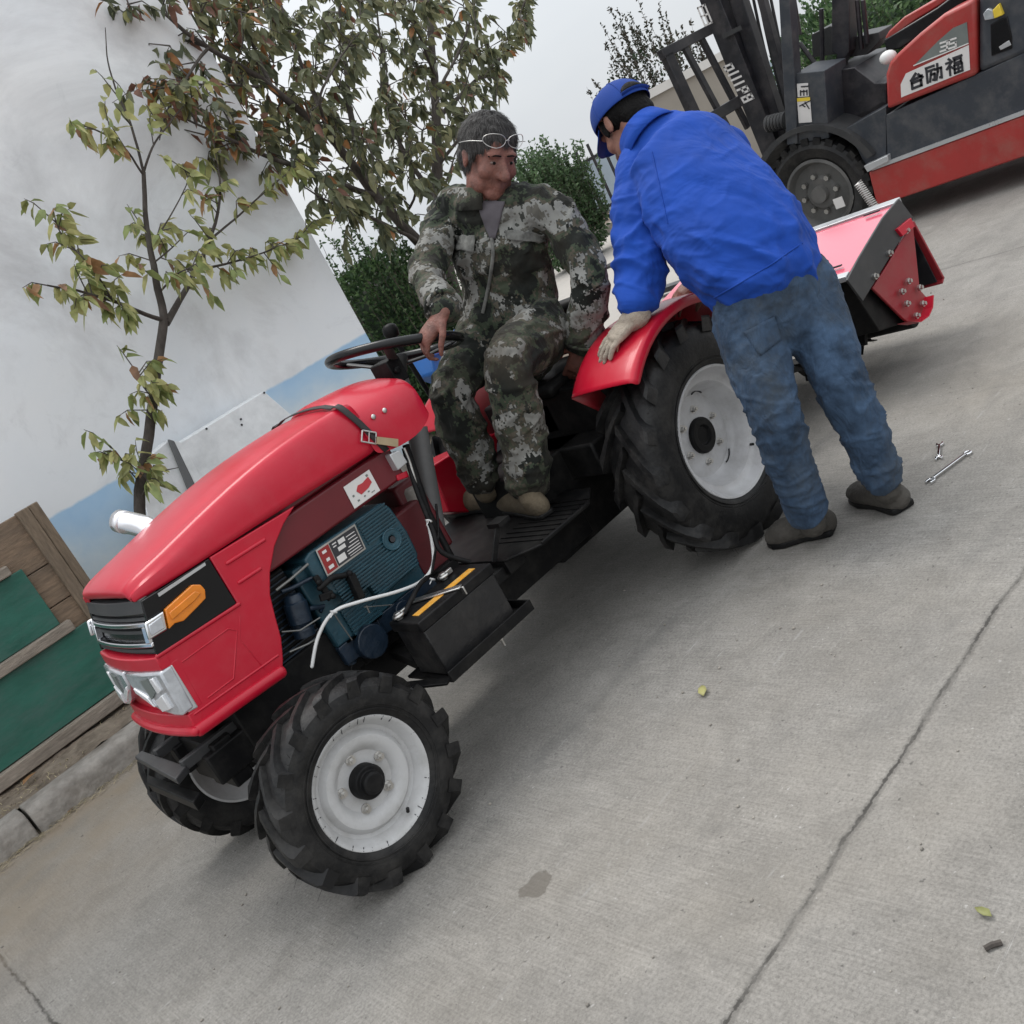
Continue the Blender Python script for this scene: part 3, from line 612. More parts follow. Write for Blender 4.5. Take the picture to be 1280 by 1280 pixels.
def hedge(name, base, label, cat, lo, hi, n, size, shoots, sh_h, group=None, mats=None, core=True):
    t = thing(name, base, label, cat, group); lb = MB(); tb = MB(); lo, hi = V(lo), V(hi); c = (lo+hi)/2; h = (hi-lo)/2
    if core:
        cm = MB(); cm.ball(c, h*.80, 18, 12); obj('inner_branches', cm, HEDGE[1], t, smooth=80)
    for _ in range(n):
        d = rv(); r = random.uniform(.74, 1.0); sup = (abs(d.x)**3+abs(d.y)**3+abs(d.z)**3)**(1/3)
        p = c+V((d.x*h.x, d.y*h.y, d.z*h.z))*(r/sup)
        p += h*.10*noise.noise(p*3.1); leaf(lb, p, d+rv()*.9+V((0, 0, .3)), rv()+d, size*random.uniform(.6, 1.3), size*.45, random.choice((0, 0, 1, 2)), .1)
    for _ in range(shoots):
        x = random.uniform(lo.x, hi.x); y = random.uniform(lo.y, hi.y); u = V(((x-c.x)/h.x, (y-c.y)/h.y))
        z = c.z+h.z*max(.2, (1-min(1, u.length)**3))*.92; l = sh_h*random.uniform(.4, 1.1); a = V((x, y, z-.1)); e = a+V((random.gauss(0, .12)*l+(x-c.x)*.15, random.gauss(0, .12)*l, l+.1))
        tb.tube([a, e], [.004, .0015], 4)
        for i in range(int(l/size*5)):
            p = a.lerp(e, random.random()); leaf(lb, p, rv()+V((0, 0, .6)), rv(), size*random.uniform(.5, 1), size*.4, random.choice((0, 0, 2)), .1)
    if tb.v: tag(obj('shoots', tb, M['twig'], t), None, kind='stuff')
    obj('leaves', lb, mats or HEDGE, t, smooth=80, fix=False); return t
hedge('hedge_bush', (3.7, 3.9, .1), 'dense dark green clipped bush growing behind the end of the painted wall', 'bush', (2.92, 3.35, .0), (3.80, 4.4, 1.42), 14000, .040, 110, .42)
c = D(686, 240, 14)
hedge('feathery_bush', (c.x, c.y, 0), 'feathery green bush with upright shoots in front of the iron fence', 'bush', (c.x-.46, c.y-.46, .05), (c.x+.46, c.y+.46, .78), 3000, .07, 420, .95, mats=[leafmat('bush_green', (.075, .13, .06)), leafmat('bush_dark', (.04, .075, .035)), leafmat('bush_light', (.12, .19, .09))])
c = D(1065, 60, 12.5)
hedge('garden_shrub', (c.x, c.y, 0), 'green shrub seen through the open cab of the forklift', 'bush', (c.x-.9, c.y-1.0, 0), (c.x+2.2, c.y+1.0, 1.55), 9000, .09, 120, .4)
c = D(800, 95, 13)
hedge('twiggy_shrub', (c.x, c.y, 0), 'dark twiggy shrub with bare arching shoots behind the boundary wall', 'bush', (c.x-.45, c.y-.6, .6), (c.x+.95, c.y+.6, 2.15), 1500, .06, 70, .6, core=False, mats=[leafmat('shrub_dark', (.03, .036, .022)), HEDGE[1], leafmat('shrub_brown', (.06, .05, .035))])
# far boundary: low wall, fence, blue-grey shed wall
rt = V((_r0.x, _r0.y, 0)); fw = V((math.sin(YAW), math.cos(YAW), 0))
def along(px, dep):      # ground point under a surveyed bearing
    q_ = D(px, 200, dep); return V((q_.x, q_.y, 0))
def wallrun(mb, a, b, z0, z1, th):
    mb.prism([a+V((0, 0, z0)), b+V((0, 0, z0)), b+V((0, 0, z1)), a+V((0, 0, z1))], fw*th)
a = along(800, 12.5); bw = thing('boundary_wall', a, 'low beige rendered boundary wall with pale coping behind the forklift forks', 'wall')
q = MB(); wallrun(q, a, a+rt*1.75, 0, 1.50, .2); M['beige'] = mat('beige_render', (.29, .262, .225), .9, var=.12, vscale=1.5, dirt=(.28, .25, .22), damt=.5, dscale=1.5); obj('wall_face', q, M['beige'], bw)
q = MB(); wallrun(q, a-rt*.03-fw*.05, a+rt*1.78-fw*.05, 1.502, 1.60, .3); obj('coping', q, M['cream'], bw)
a = along(660, 16.5); fn = thing('iron_fence', a, 'dark iron railing fence with flat bars and two rails beyond the yard', 'fence')
for z in (.35, 1.15):
    q = MB(); q.bar(a+V((0, 0, z)), a+rt*4+V((0, 0, z)), .04, .05); obj('rail', q, M['mast'], fn)
q = MB()
for i in range(18): q.bar(a+rt*(.1+i*.22)+V((0, 0, .05)), a+rt*(.1+i*.22)+V((0, 0, 1.38)), .035, .035)
pieces('bar', q, M['mast'], fn)
a = along(660, 18.5); lw = thing('shed_wall', a, 'pale blue-grey low wall standing behind the iron fence', 'wall')
q = MB(); wallrun(q, a, a+rt*5, 0, 1.15, .2); M['paleblue'] = mat('pale_blue_render', (.36, .43, .49), .8, var=.12, vscale=1.2); obj('wall_face', q, M['paleblue'], lw)
a = along(640, 15.6); q = MB(); wallrun(q, a, a+rt*4.6, -.02, .16, .3); tag(obj('far_kerb', q, M['kerb'], bevel=.01), 'pale kerb edge at the far side of the yard', kind='structure')
a = along(640, 15.95); q = MB(); q.prism([a+V((0, 0, 0)), a+rt*4.6, a+rt*4.6+fw*3, a+fw*3], (0, 0, .15)); tag(obj('soil_bed', q, M['soil']), 'brown soil bed behind the far kerb', kind='structure')
q = MB(); c0 = PZ(742, 343, 0); c1 = PZ(800, 315, 0); q.prism([PZ(742, 343, .006), PZ(800, 320, .006), PZ(800, 311, .006), PZ(772, 327, .006)], (0, 0, .03)); tag(obj('wedge', q, M['mast'], bevel=.003), 'thin dark plank lying on the pale yard concrete between the two men', 'wedge')  # flat dark wedge shape on the yard surface

# ================================================================== FORKLIFT
FX = 5.5
fk = thing('forklift', (6.1, 1.0, 0), 'red and dark grey forklift truck with white lettering parked beyond the tiller', 'forklift')
def fp(name, pts, m, x0=FX, dx=.02, parent=fk, bevel=.004):
    q_ = MB(); q_.prism([PX(x, y, x0) for x, y in pts], (dx, 0, 0)); return obj(name, q_, m, parent, bevel=bevel)
q = MB(); q.prism([(FX, 1.36, .17), (FX, 1.33, .40), (FX, -1.3, .375), (FX, -1.3, .15)], (1.15, 0, 0)); obj('side_skirt', q, M['forkred'], fk, bevel=.01)
q = MB(); q.prism([(FX-.006, 1.30, .402), (FX-.006, 1.30, .425), (FX-.006, -1.3, .405), (FX-.006, -1.3, .380)], (.03, 0, 0)); obj('trim_strip', q, M['silver'], fk)
def z8(x, y): return (820+x/2.783, y/2.783)
chs = [z8(*p_) for p_ in ((800, 400), (1280, 185), (1420, 125), (1420, 335), (1280, 390), (805, 572))]
fp('chassis', chs, M['fork'], FX+.012, 1.1)
fp('floor_step', [z8(*p_) for p_ in ((655, 450), (800, 370), (802, 560), (740, 600), (700, 520))], M['fork'], FX+.03, 1.05)
fp('step_plate', [z8(*p_) for p_ in ((722, 578), (805, 540), (808, 562), (735, 600))], M['silver'], FX-.03, .2)
def z3(x, y): return (980+x/4.267, y/4.267)
hd = fp('engine_hood', [z3(*p_) for p_ in ((548, 585), (540, 400), (560, 335), (600, 290), (720, 180), (850, 75), (960, 20), (1020, -10), (1026, 400))], M['forkred'], FX-.01, 1.0, bevel=.02)
fp('lettering_panel', [z3(*p_) for p_ in ((625, 520), (622, 450), (650, 392), (985, 240), (992, 372))], M['paper'], FX-.014, .003, hd, 0)
fp('dark_panel', [z3(*p_) for p_ in ((690, 352), (820, 220), (900, 150), (975, 118), (984, 228))], M['greyprint'], FX-.014, .003, hd, 0)
def strokes(name, segs, o, ux, uy, th, m, plane, parent, ax=0, dep=-.003):
    q_ = MB()
    for x0, y0, x1, y1 in segs:
        a_ = (o[0]+ux[0]*x0+uy[0]*y0, o[1]+ux[1]*x0+uy[1]*y0); b_ = (o[0]+ux[0]*x1+uy[0]*y1, o[1]+ux[1]*x1+uy[1]*y1)
        pa, pb = P(*a_, ax, plane), P(*b_, ax, plane); nv = V((0, 0, 0)); nv[ax] = 1
        e = (pb-pa).normalized()*th*.4; q_.bar(pa-e, pb+e, th, abs(dep), nv)
    return obj(name, q_, m, parent, smooth=0)
TAI = [(.5, 1, .15, .62), (.15, .62, .92, .68), (.68, .86, .95, .56), (.18, .42, .82, .42), (.82, .42, .82, .02), (.82, .02, .18, .02), (.18, .02, .18, .42)]
LI = [(.05, .95, .56, .95), (.08, .95, .02, .03), (.2, .72, .56, .72), (.36, .72, .18, .05), (.33, .45, .53, .45), (.53, .45, .47, .06), (.47, .06, .38, .1), (.6, .68, .97, .68), (.97, .68, .92, .06), (.92, .06, .82, .1), (.78, .98, .74, .5), (.74, .5, .58, .03)]
FU = [(.2, 1, .28, .9), (.03, .78, .38, .78), (.38, .78, .05, .42), (.22, .6, .22, 0), (.28, .5, .4, .38), (.48, .95, .98, .95), (.54, .62, .92, .62), (.92, .62, .92, .82), (.92, .82, .54, .82), (.54, .82, .54, .62), (.5, .02, .96, .02), (.96, .02, .96, .48), (.96, .48, .5, .48), (.5, .48, .5, .02), (.5, .25, .96, .25), (.73, .48, .73, .02)]
def S3(x, y): return (x/4.267, y/4.267)
strokes('lettering', TAI, z3(672, 480), S3(75, -30), S3(-8, -72), .016, M['ink'], FX-.0155, hd)
strokes('lettering', LI, z3(765, 445), S3(84, -30), S3(-14, -82), .014, M['ink'], FX-.0155, hd)
strokes('lettering', FU, z3(868, 408), S3(88, -32), S3(-8, -86), .013, M['ink'], FX-.0155, hd)
N35 = [(.02, 1, .44, 1), (.44, 1, .44, 0), (.44, 0, .02, 0), (.08, .5, .44, .5), (.98, 1, .58, 1), (.58, 1, .58, .52), (.58, .52, .98, .5), (.98, .5, .98, 0), (.98, 0, .56, 0)]
strokes('number', N35, z3(832, 276), S3(86, -29), S3(0, -44), .0095, M['paper'], FX-.0155, hd)
strokes('lettering', [(0, 0, 1, 0)], z3(692, 350), S3(290, -118), S3(0, -10), .006, M['paper'], FX-.0155, hd)
# counterweight
cwt = fp('counterweight', [z3(*p_) for p_ in ((1035, 395), (1035, -60), (1090, -220), (1700, -420), (1700, 120))], M['fork'], FX+.006, 1.08, bevel=.03)
fp('lamp_recess', [z3(*p_) for p_ in ((1105, 300), (1100, 130), (1190, 85), (1215, 200), (1215, 260))], M['blackgloss'], FX-.002, .01, cwt)
fp('marker_lamp', [z3(*p_) for p_ in ((1112, 55), (1145, 20), (1168, 80), (1120, 100))], M['yellow'], FX-.02, .03, cwt)
fp('clear_lamp', [z3(*p_) for p_ in ((1060, 75), (1085, 45), (1112, 55), (1120, 100), (1070, 110))], M['lens'], FX-.015, .025, cwt)
fp('badge', [z3(*p_) for p_ in ((1145, 250), (1200, 215), (1212, 240), (1155, 268))], M['silver'], FX-.006, .003, cwt)
# seat
q = MB(); q.prism([PX(*z3(*p_), 5.75) for p_ in ((535, 205), (560, 165), (640, 90), (800, 0), (900, -60), (905, -20), (815, 40), (700, 110), (560, 215))], (.5, 0, 0)); st = obj('seat', q, M['forkred'], fk, bevel=.01)
q = MB(); q.prism([PX(*z3(*p_), 5.72) for p_ in ((530, 215), (700, 112), (815, 42), (950, -60), (1000, -40), (930, 50), (700, 210), (620, 262), (545, 275))], (.55, 0, 0)); obj('seat_base', q, M['blackgloss'], st, bevel=.01)
q = MB(); q.ball(PX(*z3(555, 305), 5.6), (.04, .055, .04), 10, 8); obj('white_bag', q, M['white'], fk)
# pillars, tower, decals
fp('front_pillar', [z8(*p_) for p_ in ((425, -40), (460, -40), (482, 250), (492, 500), (455, 505))], M['fork'], FX, .09)
tw = fp('side_tower', [z8(*p_) for p_ in ((478, 258), (585, 246), (602, 480), (490, 502))], M['fork'], FX+.02, .3)
d1 = fp('decal', [z8(*p_) for p_ in ((490, 292), (528, 289), (531, 335), (493, 338))], M['paper'], FX+.014, .004, tw, 0)
d2 = fp('decal', [z8(*p_) for p_ in ((490, 342), (535, 338), (542, 425), (497, 428))], M['paper'], FX+.014, .004, tw, 0)
fp('decal_stripe', [z8(*p_) for p_ in ((490, 342), (535, 338), (536, 350), (491, 354))], M['yellow'], FX+.011, .002, d2, 0)
strokes('decal_print', [(0, 0, 0, .5), (.4, 0, .4, .5), (.8, 0, .8, .5), (0, .4, .8, .4), (.1, .9, .9, .9)], z8(503, 332), (10, -.8), (0, -12), .008, M['ink'], FX+.012, d1)
strokes('decal_print', [(0, .6, 1, 1), (.5, .9, .9, .3), (.2, .7, .5, .5), (0, -1.2, .3, -1.2), (.8, -1.2, 1.1, -1.2)], z8(500, 392), (13, -1), (0, -14), .007, M['ink'], FX+.012, d2)
fp('side_tower', [z8(*p_) for p_ in ((600, 250), (690, 235), (760, 290), (800, 290), (800, 380), (670, 445), (610, 470))], M['mast'], FX+.25, .5)
fp('steering_column', [z8(*p_) for p_ in ((612, -10), (672, -10), (672, 180), (640, 230), (655, 330), (625, 330), (628, 190), (610, 180))], M['mast'], FX+.35, .12)
fp('dashboard', [z8(*p_) for p_ in ((540, 120), (605, 90), (625, 95), (620, 190), (545, 200))], M['charcoal'], FX+.5, .3)
fp('lever_box', [z8(*p_) for p_ in ((690, 130), (775, 112), (780, 140), (735, 190), (670, 200))], M['charcoal'], FX+.45, .2)
q = MB()
for a_, b_ in (((480, 0), (500, 120)), ((700, 0), (715, 170)), ((720, 0), (735, 150)), ((575, 30), (580, 250)), ((500, 150), (575, 250)), ((680, 290), (790, 350)), ((700, 285), (800, 280))):
    q.cyl(PX(*z8(*a_), FX+.4), PX(*z8(*b_), FX+.4), .016, n=8)
pieces('lever', q, M['mast'], fk)
# wheel arch and wheel
wc = PX(1025, 243, FX+.02); wr = .39
q = MB(); arc = [(wc.y+(wr+.05)*math.cos(t), wc.z+(wr+.05)*math.sin(t)) for t in [math.radians(a_) for a_ in range(165, 9, -8)]]
arc2 = [(wc.y+(wr+.10)*math.cos(t), wc.z+(wr+.085)*math.sin(t)) for t in [math.radians(a_) for a_ in range(165, 9, -8)]]
for i in range(len(arc)-1): q.hexa([(FX-.02, *arc[i]), (FX-.02, *arc[i+1]), (FX+.4, *arc[i+1]), (FX+.4, *arc[i]), (FX-.02, *arc2[i]), (FX-.02, *arc2[i+1]), (FX+.4, *arc2[i+1]), (FX+.4, *arc2[i])])
obj('wheel_arch', q, M['charcoal'], fk)
def fwheel(c, sg):
    q_ = MB(); q_.lathe([(.0, .24), (-.02, .27), (-.03, wr-.07), (-.01, wr-.03), (.03, wr-.012), (.20, wr-.012), (.24, wr-.03), (.24, .2)], c, (sg, 0, 0), 56, caps=False)
    for i in range(26):
        for s_ in (0, 1):
            t = 2*math.pi*(i+s_*.5)/26; e = V((0, math.cos(t), math.sin(t))); tt = V((0, -math.sin(t), math.cos(t)))
            h0, h1 = ((-.02, .10), (.11, .25))[s_]; p_ = c+e*(wr-.004)
            q_.hexa([p_+V((sg*h0, 0, 0))-tt*.028-e*.05, p_+V((sg*h0, 0, 0))+tt*.028-e*.05, p_+V((sg*h0, 0, 0))+tt*.024, p_+V((sg*h0, 0, 0))-tt*.024,
                     p_+V((sg*h1, 0, 0))-tt*.028-e*.02, p_+V((sg*h1, 0, 0))+tt*.028-e*.02, p_+V((sg*h1, 0, 0))+tt*.024, p_+V((sg*h1, 0, 0))-tt*.024])
    w_ = obj('wheel', q_, M['rubber'], fk)
    q_ = MB(); q_.lathe([(-.012, .245), (-.018, .225), (.01, .21), (.03, .20), (.035, .12), (.02, .10), (.02, .06), (-.02, .055), (-.02, .0)], c, (sg, 0, 0), 40, caps=False); r_ = obj('wheel_rim', q_, mat('dusty_grey_rim', (.085, .085, .082), .6, var=.25, dirt=(.16, .15, .14), damt=.6), w_)
    q_ = MB()
    for i in range(8):
        t = 2*math.pi*i/8; p_ = c+V((sg*.022, .125*math.cos(t), .125*math.sin(t))); q_.cyl(p_, p_+V((-sg*.03, 0, 0)), .018, n=6)
    pieces('wheel_nut', q_, M['steel'], w_)
    if sg > 0: q_ = MB(); q_.box((c.x-.021, c.y-.155, c.z-.13), (c.x-.015, c.y-.085, c.z-.06)); obj('sticker', q_, M['paper'], w_)
fwheel(wc, 1); fwheel(V((6.75, wc.y, wc.z)), -1)
q = MB(); q.box((FX+.25, 1.2, .25), (6.5, 1.95, .75)); obj('front_frame', q, M['mast'], fk)
# mast
MX = 5.78
def mb_(a_, b_, w_, h_, x=MX, name='mast_rail', m='mast'):
    q_ = MB(); q_.bar(PX(*a_, x), PX(*b_, x), w_, h_, (1, 0, 0)); return obj(name, q_, M[m], fk, bevel=.004)
rail = mb_((868, -60), (972, 200), .15, .09)
mb_((905, -60), (985, 190), .10, .08, MX+.05); mb_((938, -60), (998, 170), .05, .06, MX+.02)
mb_((868, -60), (972, 200), .15, .09, MX+.62); mb_((905, -60), (985, 190), .10, .08, MX+.57)
q = MB(); q.cyl(PX(893, -60, MX+.16), PX(978, 190, MX+.16), .045); q.cyl(PX(893, -60, MX+.46), PX(978, 190, MX+.46), .045); pieces('lift_cylinder', q, M['mast'], fk)
q = MB()
for i in range(4): q.tube(smoothpath([PX(930+i*7, -60, MX+.3), PX(955+i*7, 60, MX+.3), PX(985+i*3, 165, MX+.25)]), .012, 6)
pieces('hydraulic_hose', q, M['charcoal'], fk)
q = MB(); a_, b_ = PX(905, 45, MX-.06), PX(925, 35, MX-.06); q.bar(a_, b_, .04, .03); obj('mast_bracket', q, M['charcoal'], fk)
q = MB(); q.tube([PX(960, 155, MX-.1), PX(983, 150, MX-.1)], .045, 14); 
for i in range(6): q.torus(PX(961+i*4, 155-i*.9, MX-.1), PX(983, 150, MX-.1)-PX(960, 155, MX-.1), .048, .012, 16, 6)
obj('tilt_cylinder', q, M['charcoal'], fk)
MASTL = [(0, 0, .7, 0), (.7, 0, .7, .12), (0, .12, .7, .12), (0, .0, 0, .12), (0, .24, .9, .24), (0, .38, .9, .38), (0, .52, .9, .52), (0, .66, .9, .66), (.9, .66, .9, .78), (.9, .78, .4, .78), (.4, .66, .4, .78), (.0, .88, .9, .88), (0, 1, .9, 1), (0, .88, 0, 1), (.9, .88, .9, 1), (.45, .88, .45, 1)]
strokes('lettering', MASTL, (905, 84), (13, -6), (25, 44), .014, M['paper'], MX-.047, rail, dep=-.002)
strokes('lettering', [(0, 0, 0, 1), (.5, 0, .5, 1), (1, 0, 1, 1), (0, 0, 1, 0), (0, 1, 1, 1), (0, .5, 1, .5)], (872, 10), (9, -4), (9, 22), .012, M['paper'], MX-.047, rail, dep=-.002)
# carriage with load backrest
cy = 2.45
def cbar(a_, b_, w_, h_, name='carriage_bar'):
    q_ = MB(); q_.bar(PY(*a_, cy), PY(*b_, cy), w_, h_, (0, 1, 0)); return obj(name, q_, M['mast'], fk, bevel=.004)
cbar((826, 69), (905, 28), .07, .05); cbar((833, 68), (880, 170), .10, .05); cbar((855, 58), (915, 170), .055, .03); cbar((876, 47), (935, 160), .055, .03)
cbar((868, 160), (960, 105), .08, .05); cbar((930, 60), (975, 140), .055, .03)
q = MB()
for x in (5.65, 6.35): q.box((x, 2.47, .04), (x+.12, 3.6, .08)); q.box((x, 2.47, .04), (x+.12, 2.51, .7))
pieces('fork_arm', q, M['mast'], fk)
# ================================================================== TRACTOR
YC, NY = .48, .25
tr = thing('tractor', (.8, YC, 0), 'small red tractor with open side showing a blue engine, white rims and black lugged tyres', 'tractor')
def XZ(pts, y): return [V((x, y, z)) for x, z in pts]
def mir(pts): return [V((p.x, 2*YC-p.y, p.z)) for p in pts]
# ---- wheels
def make_wheel(c, R, RF, W, lugn, lugh, deep, nuts, nutr, rimm):
    """wheel about c, outer face towards -Y"""
    h = W/2; Rc = R-lugh
    def at(dy, r, t): return c+V((r*math.cos(t), dy, r*math.sin(t)))
    q = MB()
    if not deep: prof = [(-.003, RF+.002), (-.006, RF), (-.004, RF-.006), (.004, RF-.012), (.016, RF-.02), (.030, RF-.026), (.034, RF-.036), (.026, RF-.042), (.017, RF-.050), (.016, RF-.064), (.024, RF-.078), (.036, RF-.090), (.038, .046), (.044, .044), (.044, .0)]
    else: prof = [(-.003, RF+.002), (-.008, RF), (-.006, RF-.007), (.006, RF-.014), (.022, RF-.022), (.030, RF-.030), (.034, RF-.046), (.050, RF-.056), (.080, RF-.064), (.098, RF-.075), (.108, RF-.090), (.104, RF-.115), (.100, .06), (.106, .055), (.106, 0)]
    q.lathe(prof, c, (0, 1, 0), 72, caps=False)
    inner = [(.0, RF-.004), (W, RF-.004), (W+.003, RF+.004), (W, RF-.014), (.05, RF-.045), (.05, .05), (.045, .05)]
    q.lathe([(W+.004, RF+.003), (W+.004, RF-.006), (W-.03, RF-.03), (W*.55, RF-.055), (W*.5, .05), (W*.5, 0)], c, (0, 1, 0), 72, caps=False)
    w_ = obj('wheel', q, rimm, tr, smooth=40)
    # valve and stamped slots
    q = MB(); t = math.radians(-70 if not deep else -42)
    p_ = at(.012 if not deep else .03, RF-.03 if not deep else RF-.045, t); q.cyl(p_, p_+V((-.01, -.018, .004)), .005, n=8); obj('valve', q, M['black'], w_)
    # tyre
    q = MB()
    prof = [(.0, RF-.004), (-.008, RF+.006), (-.012, RF+.02), (-.016, RF+.036), (-.015, RF+(Rc-RF)*.55), (-.009, RF+(Rc-RF)*.78), (.003, Rc-.012), (.02, Rc-.004), (h, Rc)]
    prof = prof+[(W-a, b) for a, b in prof[-2::-1]]
    q.lathe(prof, c, (0, 1, 0), 96, caps=False)
    da = .95*W/R
    for sd in (0, 1):
        for k in range(lugn):
            t0 = 2*math.pi*(k+.5*sd)/lugn; rows = []
            S_ = [(h*1.12, Rc-.004, R*1.0, 0), (h*.85, Rc-.004, R, .18), (h*.5, Rc-.006, R*.998, .48), (h*.18, Rc-.012, R*.992, .78), (-.008, Rc-.03, R*.985, .98), (-.0155, Rc-.036, R*.962, 1.04)]
            wd = .0095 if not deep else .0125
            for i, (dy, rb, rtp, s_) in enumerate(S_):
                ww = wd*(1+.5*s_)/R; t = t0+s_*da; y_ = dy if sd == 0 else W-dy; slope = 1.25
                rows.append([at(y_, rb, t-ww*slope*1.25), at(y_, rtp, t-ww*slope*.85), at(y_, rtp, t+ww*slope*.85), at(y_, rb, t+ww*slope*1.25)])
            b0 = len(q.v); vs = [p for r_ in rows for p in r_]; fs = []
            for i in range(len(rows)-1):
                for j in range(4): fs.append((i*4+j, i*4+(j+1) % 4, (i+1)*4+(j+1) % 4, (i+1)*4+j))
            fs += [(0, 1, 2, 3), (len(vs)-1, len(vs)-2, len(vs)-3, len(vs)-4)]; q.add(vs, fs)
    for i in range(46):                                   # moulding whiskers
        t = random.uniform(0, 6.283); dy = random.choice((random.uniform(-.014, 0), random.uniform(.01, W))); r0 = R-.002 if dy > .005 else Rc-.02
        a_ = at(dy, r0, t); d_ = (a_-c).normalized()+V((random.uniform(-.6, .6), random.uniform(-.9, .1), random.uniform(-.6, .6))); q.tube([a_, a_+d_*.010, a_+d_*.017+V((0, 0, -.003))], [.0006, .0005, .0003], 4)
    for r_ in (RF+.012, RF+.022): q.torus(c+V((0, -.0135, 0)), (0, 1, 0), r_+.006, .0022, 96, 6)
    obj('tyre', q, M['rubber'], w_, smooth=38)
    # hub
    q = MB()
    if not deep: q.lathe([(.05, .046), (.012, .045), (.006, .041), (.006, .03), (-.010, .028), (-.014, .024), (-.014, .0)], c, (0, 1, 0), 32)
    else: q.lathe([(.12, .062), (.085, .062), (.080, .055), (.080, .035), (.09, .03), (.09, 0)], c, (0, 1, 0), 32)
    hb = obj('hub', q, M['black'], w_, bevel=.002)
    for i in range(nuts):
        t = 2*math.pi*(i+.3)/nuts; b_ = .036 if not deep else .10
        q = MB(); p_ = at(b_+.003, nutr, t); q.cyl(p_, p_-V((0, .006, 0)), .0135, n=16); q.cyl(p_-V((0, .006, 0)), p_-V((0, .017, 0)), .0105, n=6); q.cyl(p_-V((0, .017, 0)), p_-V((0, .024, 0)), .0055, n=10)
        obj('wheel_nut', q, M['steel'], w_)
    if deep:
        q = MB()
        for t in (math.radians(62), math.radians(-60), math.radians(185)):
            q = MB()
            for i in range(5): a_, b_ = at(.094, .150-.001*abs(i-2)**2, t+i*.07-.14), at(.094, .150-.001*abs(i-1)**2, t+i*.07-.07); q.bar(a_, b_, .004, .004)
            obj('rim_slot', q, M['ink'], w_)
    q = MB()
    for i in range(40):                                   # bead marks on the rim edge
        if random.random() < .35: continue
        t = 2*math.pi*i/40+random.uniform(-.03, .03); l_ = random.uniform(.008, .020); q.bar(at(-.0075 if deep else -.0055, RF-.001, t), at(.001 if deep else .0, RF-l_*.8, t+.01), .0020, .0014, (0, 1, 0))
    obj('paint_chips', q, M['ink'], w_)
    return w_
def copy_tree(o, parent):
    c_ = o.copy(); COL.objects.link(c_); c_.parent = parent
    for ch in list(o.children): copy_tree(ch, c_)
    return c_
def far_wheel(w_, c):      # same wheel turned half a turn round the tractor's centre line
    k = copy_tree(w_, tr); o0 = V((.8, YC, 0)); Rm = Matrix.Rotation(math.pi, 4, 'Z'); pc = c-o0; pc2 = V((pc.x, -pc.y, pc.z))
    k.matrix_basis = Matrix.Translation(pc2) @ Rm @ Matrix.Translation(-pc)
cf = V((0, 0, .274)); wf = make_wheel(cf, .276, .168, .125, 16, .0145, False, 5, .070, M['rimgrey']); far_wheel(wf, cf)
crr = V((1.604, -.099, .386)); wrr = make_wheel(crr, .390, .222, .19, 17, .022, True, 6, .092, M['rimwhite']); far_wheel(wrr, crr)

# ---- chassis
q = MB()
for y in (.36, .60): q.bar((-.22, y, .44), (.74, y, .44), .05, .09); q.bar((.74, y, .36), (1.95, y, .36), .05, .09)
q.box((-.19, .34, .36), (-.13, .62, .50)); q.box((-.1, .33, .40), (.30, .63, .555)); q.box((.25, .36, .30), (.9, .60, .40))
q.box((1.1, .33, .22), (1.95, .63, .55)); q.cyl((1.604, -.0, .386), (1.604, .96, .386), .07)
obj('frame', q, M['black'], tr, bevel=.006)
q = MB(); q.bar((0, .12, .30), (0, .84, .30), .07, .06); q.cyl((0, .05, .274), (0, .14, .274), .035); q.cyl((0, .82, .274), (0, .91, .274), .035); q.cyl((0, .135, .20), (0, .135, .36), .024); q.cyl((0, .825, .20), (0, .825, .36), .024)
q.bar((.09, .14, .27), (.09, .82, .27), .02, .02); q.bar((0, .14, .36), (.09, .14, .27), .02, .03); q.prism([(0, .40, .28), (0, .56, .28), (0, .52, .42), (0, .44, .42)], (.06, 0, 0))
obj('front_axle', q, M['black'], tr, bevel=.004)
# front weight bracket
zb = .495
def BZ(x, y): return PZ(x, y, zb)
q = MB(); q.prism([BZ(168, 946), BZ(177, 938), BZ(233, 957), BZ(219, 974)], (0, 0, -.02)); q.bar(BZ(195, 944), BZ(195, 944)+V((.30, 0, .0)), .022, .03); q.bar(BZ(228, 958), BZ(228, 958)+V((.30, 0, .0)), .022, .03)
obj('weight_bracket', q, M['charcoal'], tr, bevel=.003)
q = MB(); z2 = .43; q.prism([PZ(184, 968, z2), PZ(250, 990, z2), PZ(241, 1003, z2), PZ(184, 979, z2)], (0, 0, -.03)); obj('lower_bracket', q, M['black'], tr, bevel=.003)

# ---- hood
def section(x, w_, zb_, zr, cr_, sh=.04):
    h = [(w_, zb_), (w_, zb_+.3*(zr-zb_)), (w_-.003, zb_+.62*(zr-zb_)), (w_-sh*.35, zr-.022), (w_-sh*.62, zr-.006), (w_-sh, zr), (w_-sh*1.5, zr-.003), (w_*.55, zr+cr_*.55), (w_*.28, zr+cr_*.9)]
    return [V((x, YC-a, b)) for a, b in h]+[V((x, YC, zr+cr_))]+[V((x, YC+a, b)) for a, b in h[::-1]]
rows = [section(-.146, .196, .941, .952, .002), section(-.154, .203, .940, .964, .004), section(-.152, .210, .9385, .974, .006), section(-.138, .217, .938, .984, .008), section(-.105, .224, .937, .994, .012), section(-.04, .229, .935, 1.006, .013),
        section(.07, .231, .933, 1.030, .014), section(.20, .231, .931, 1.054, .014), section(.33, .231, .927, 1.071, .014), section(.46, .231, .922, 1.078, .014), section(.58, .231, .918, 1.077, .014), section(.64, .231, .916, 1.070, .012)]
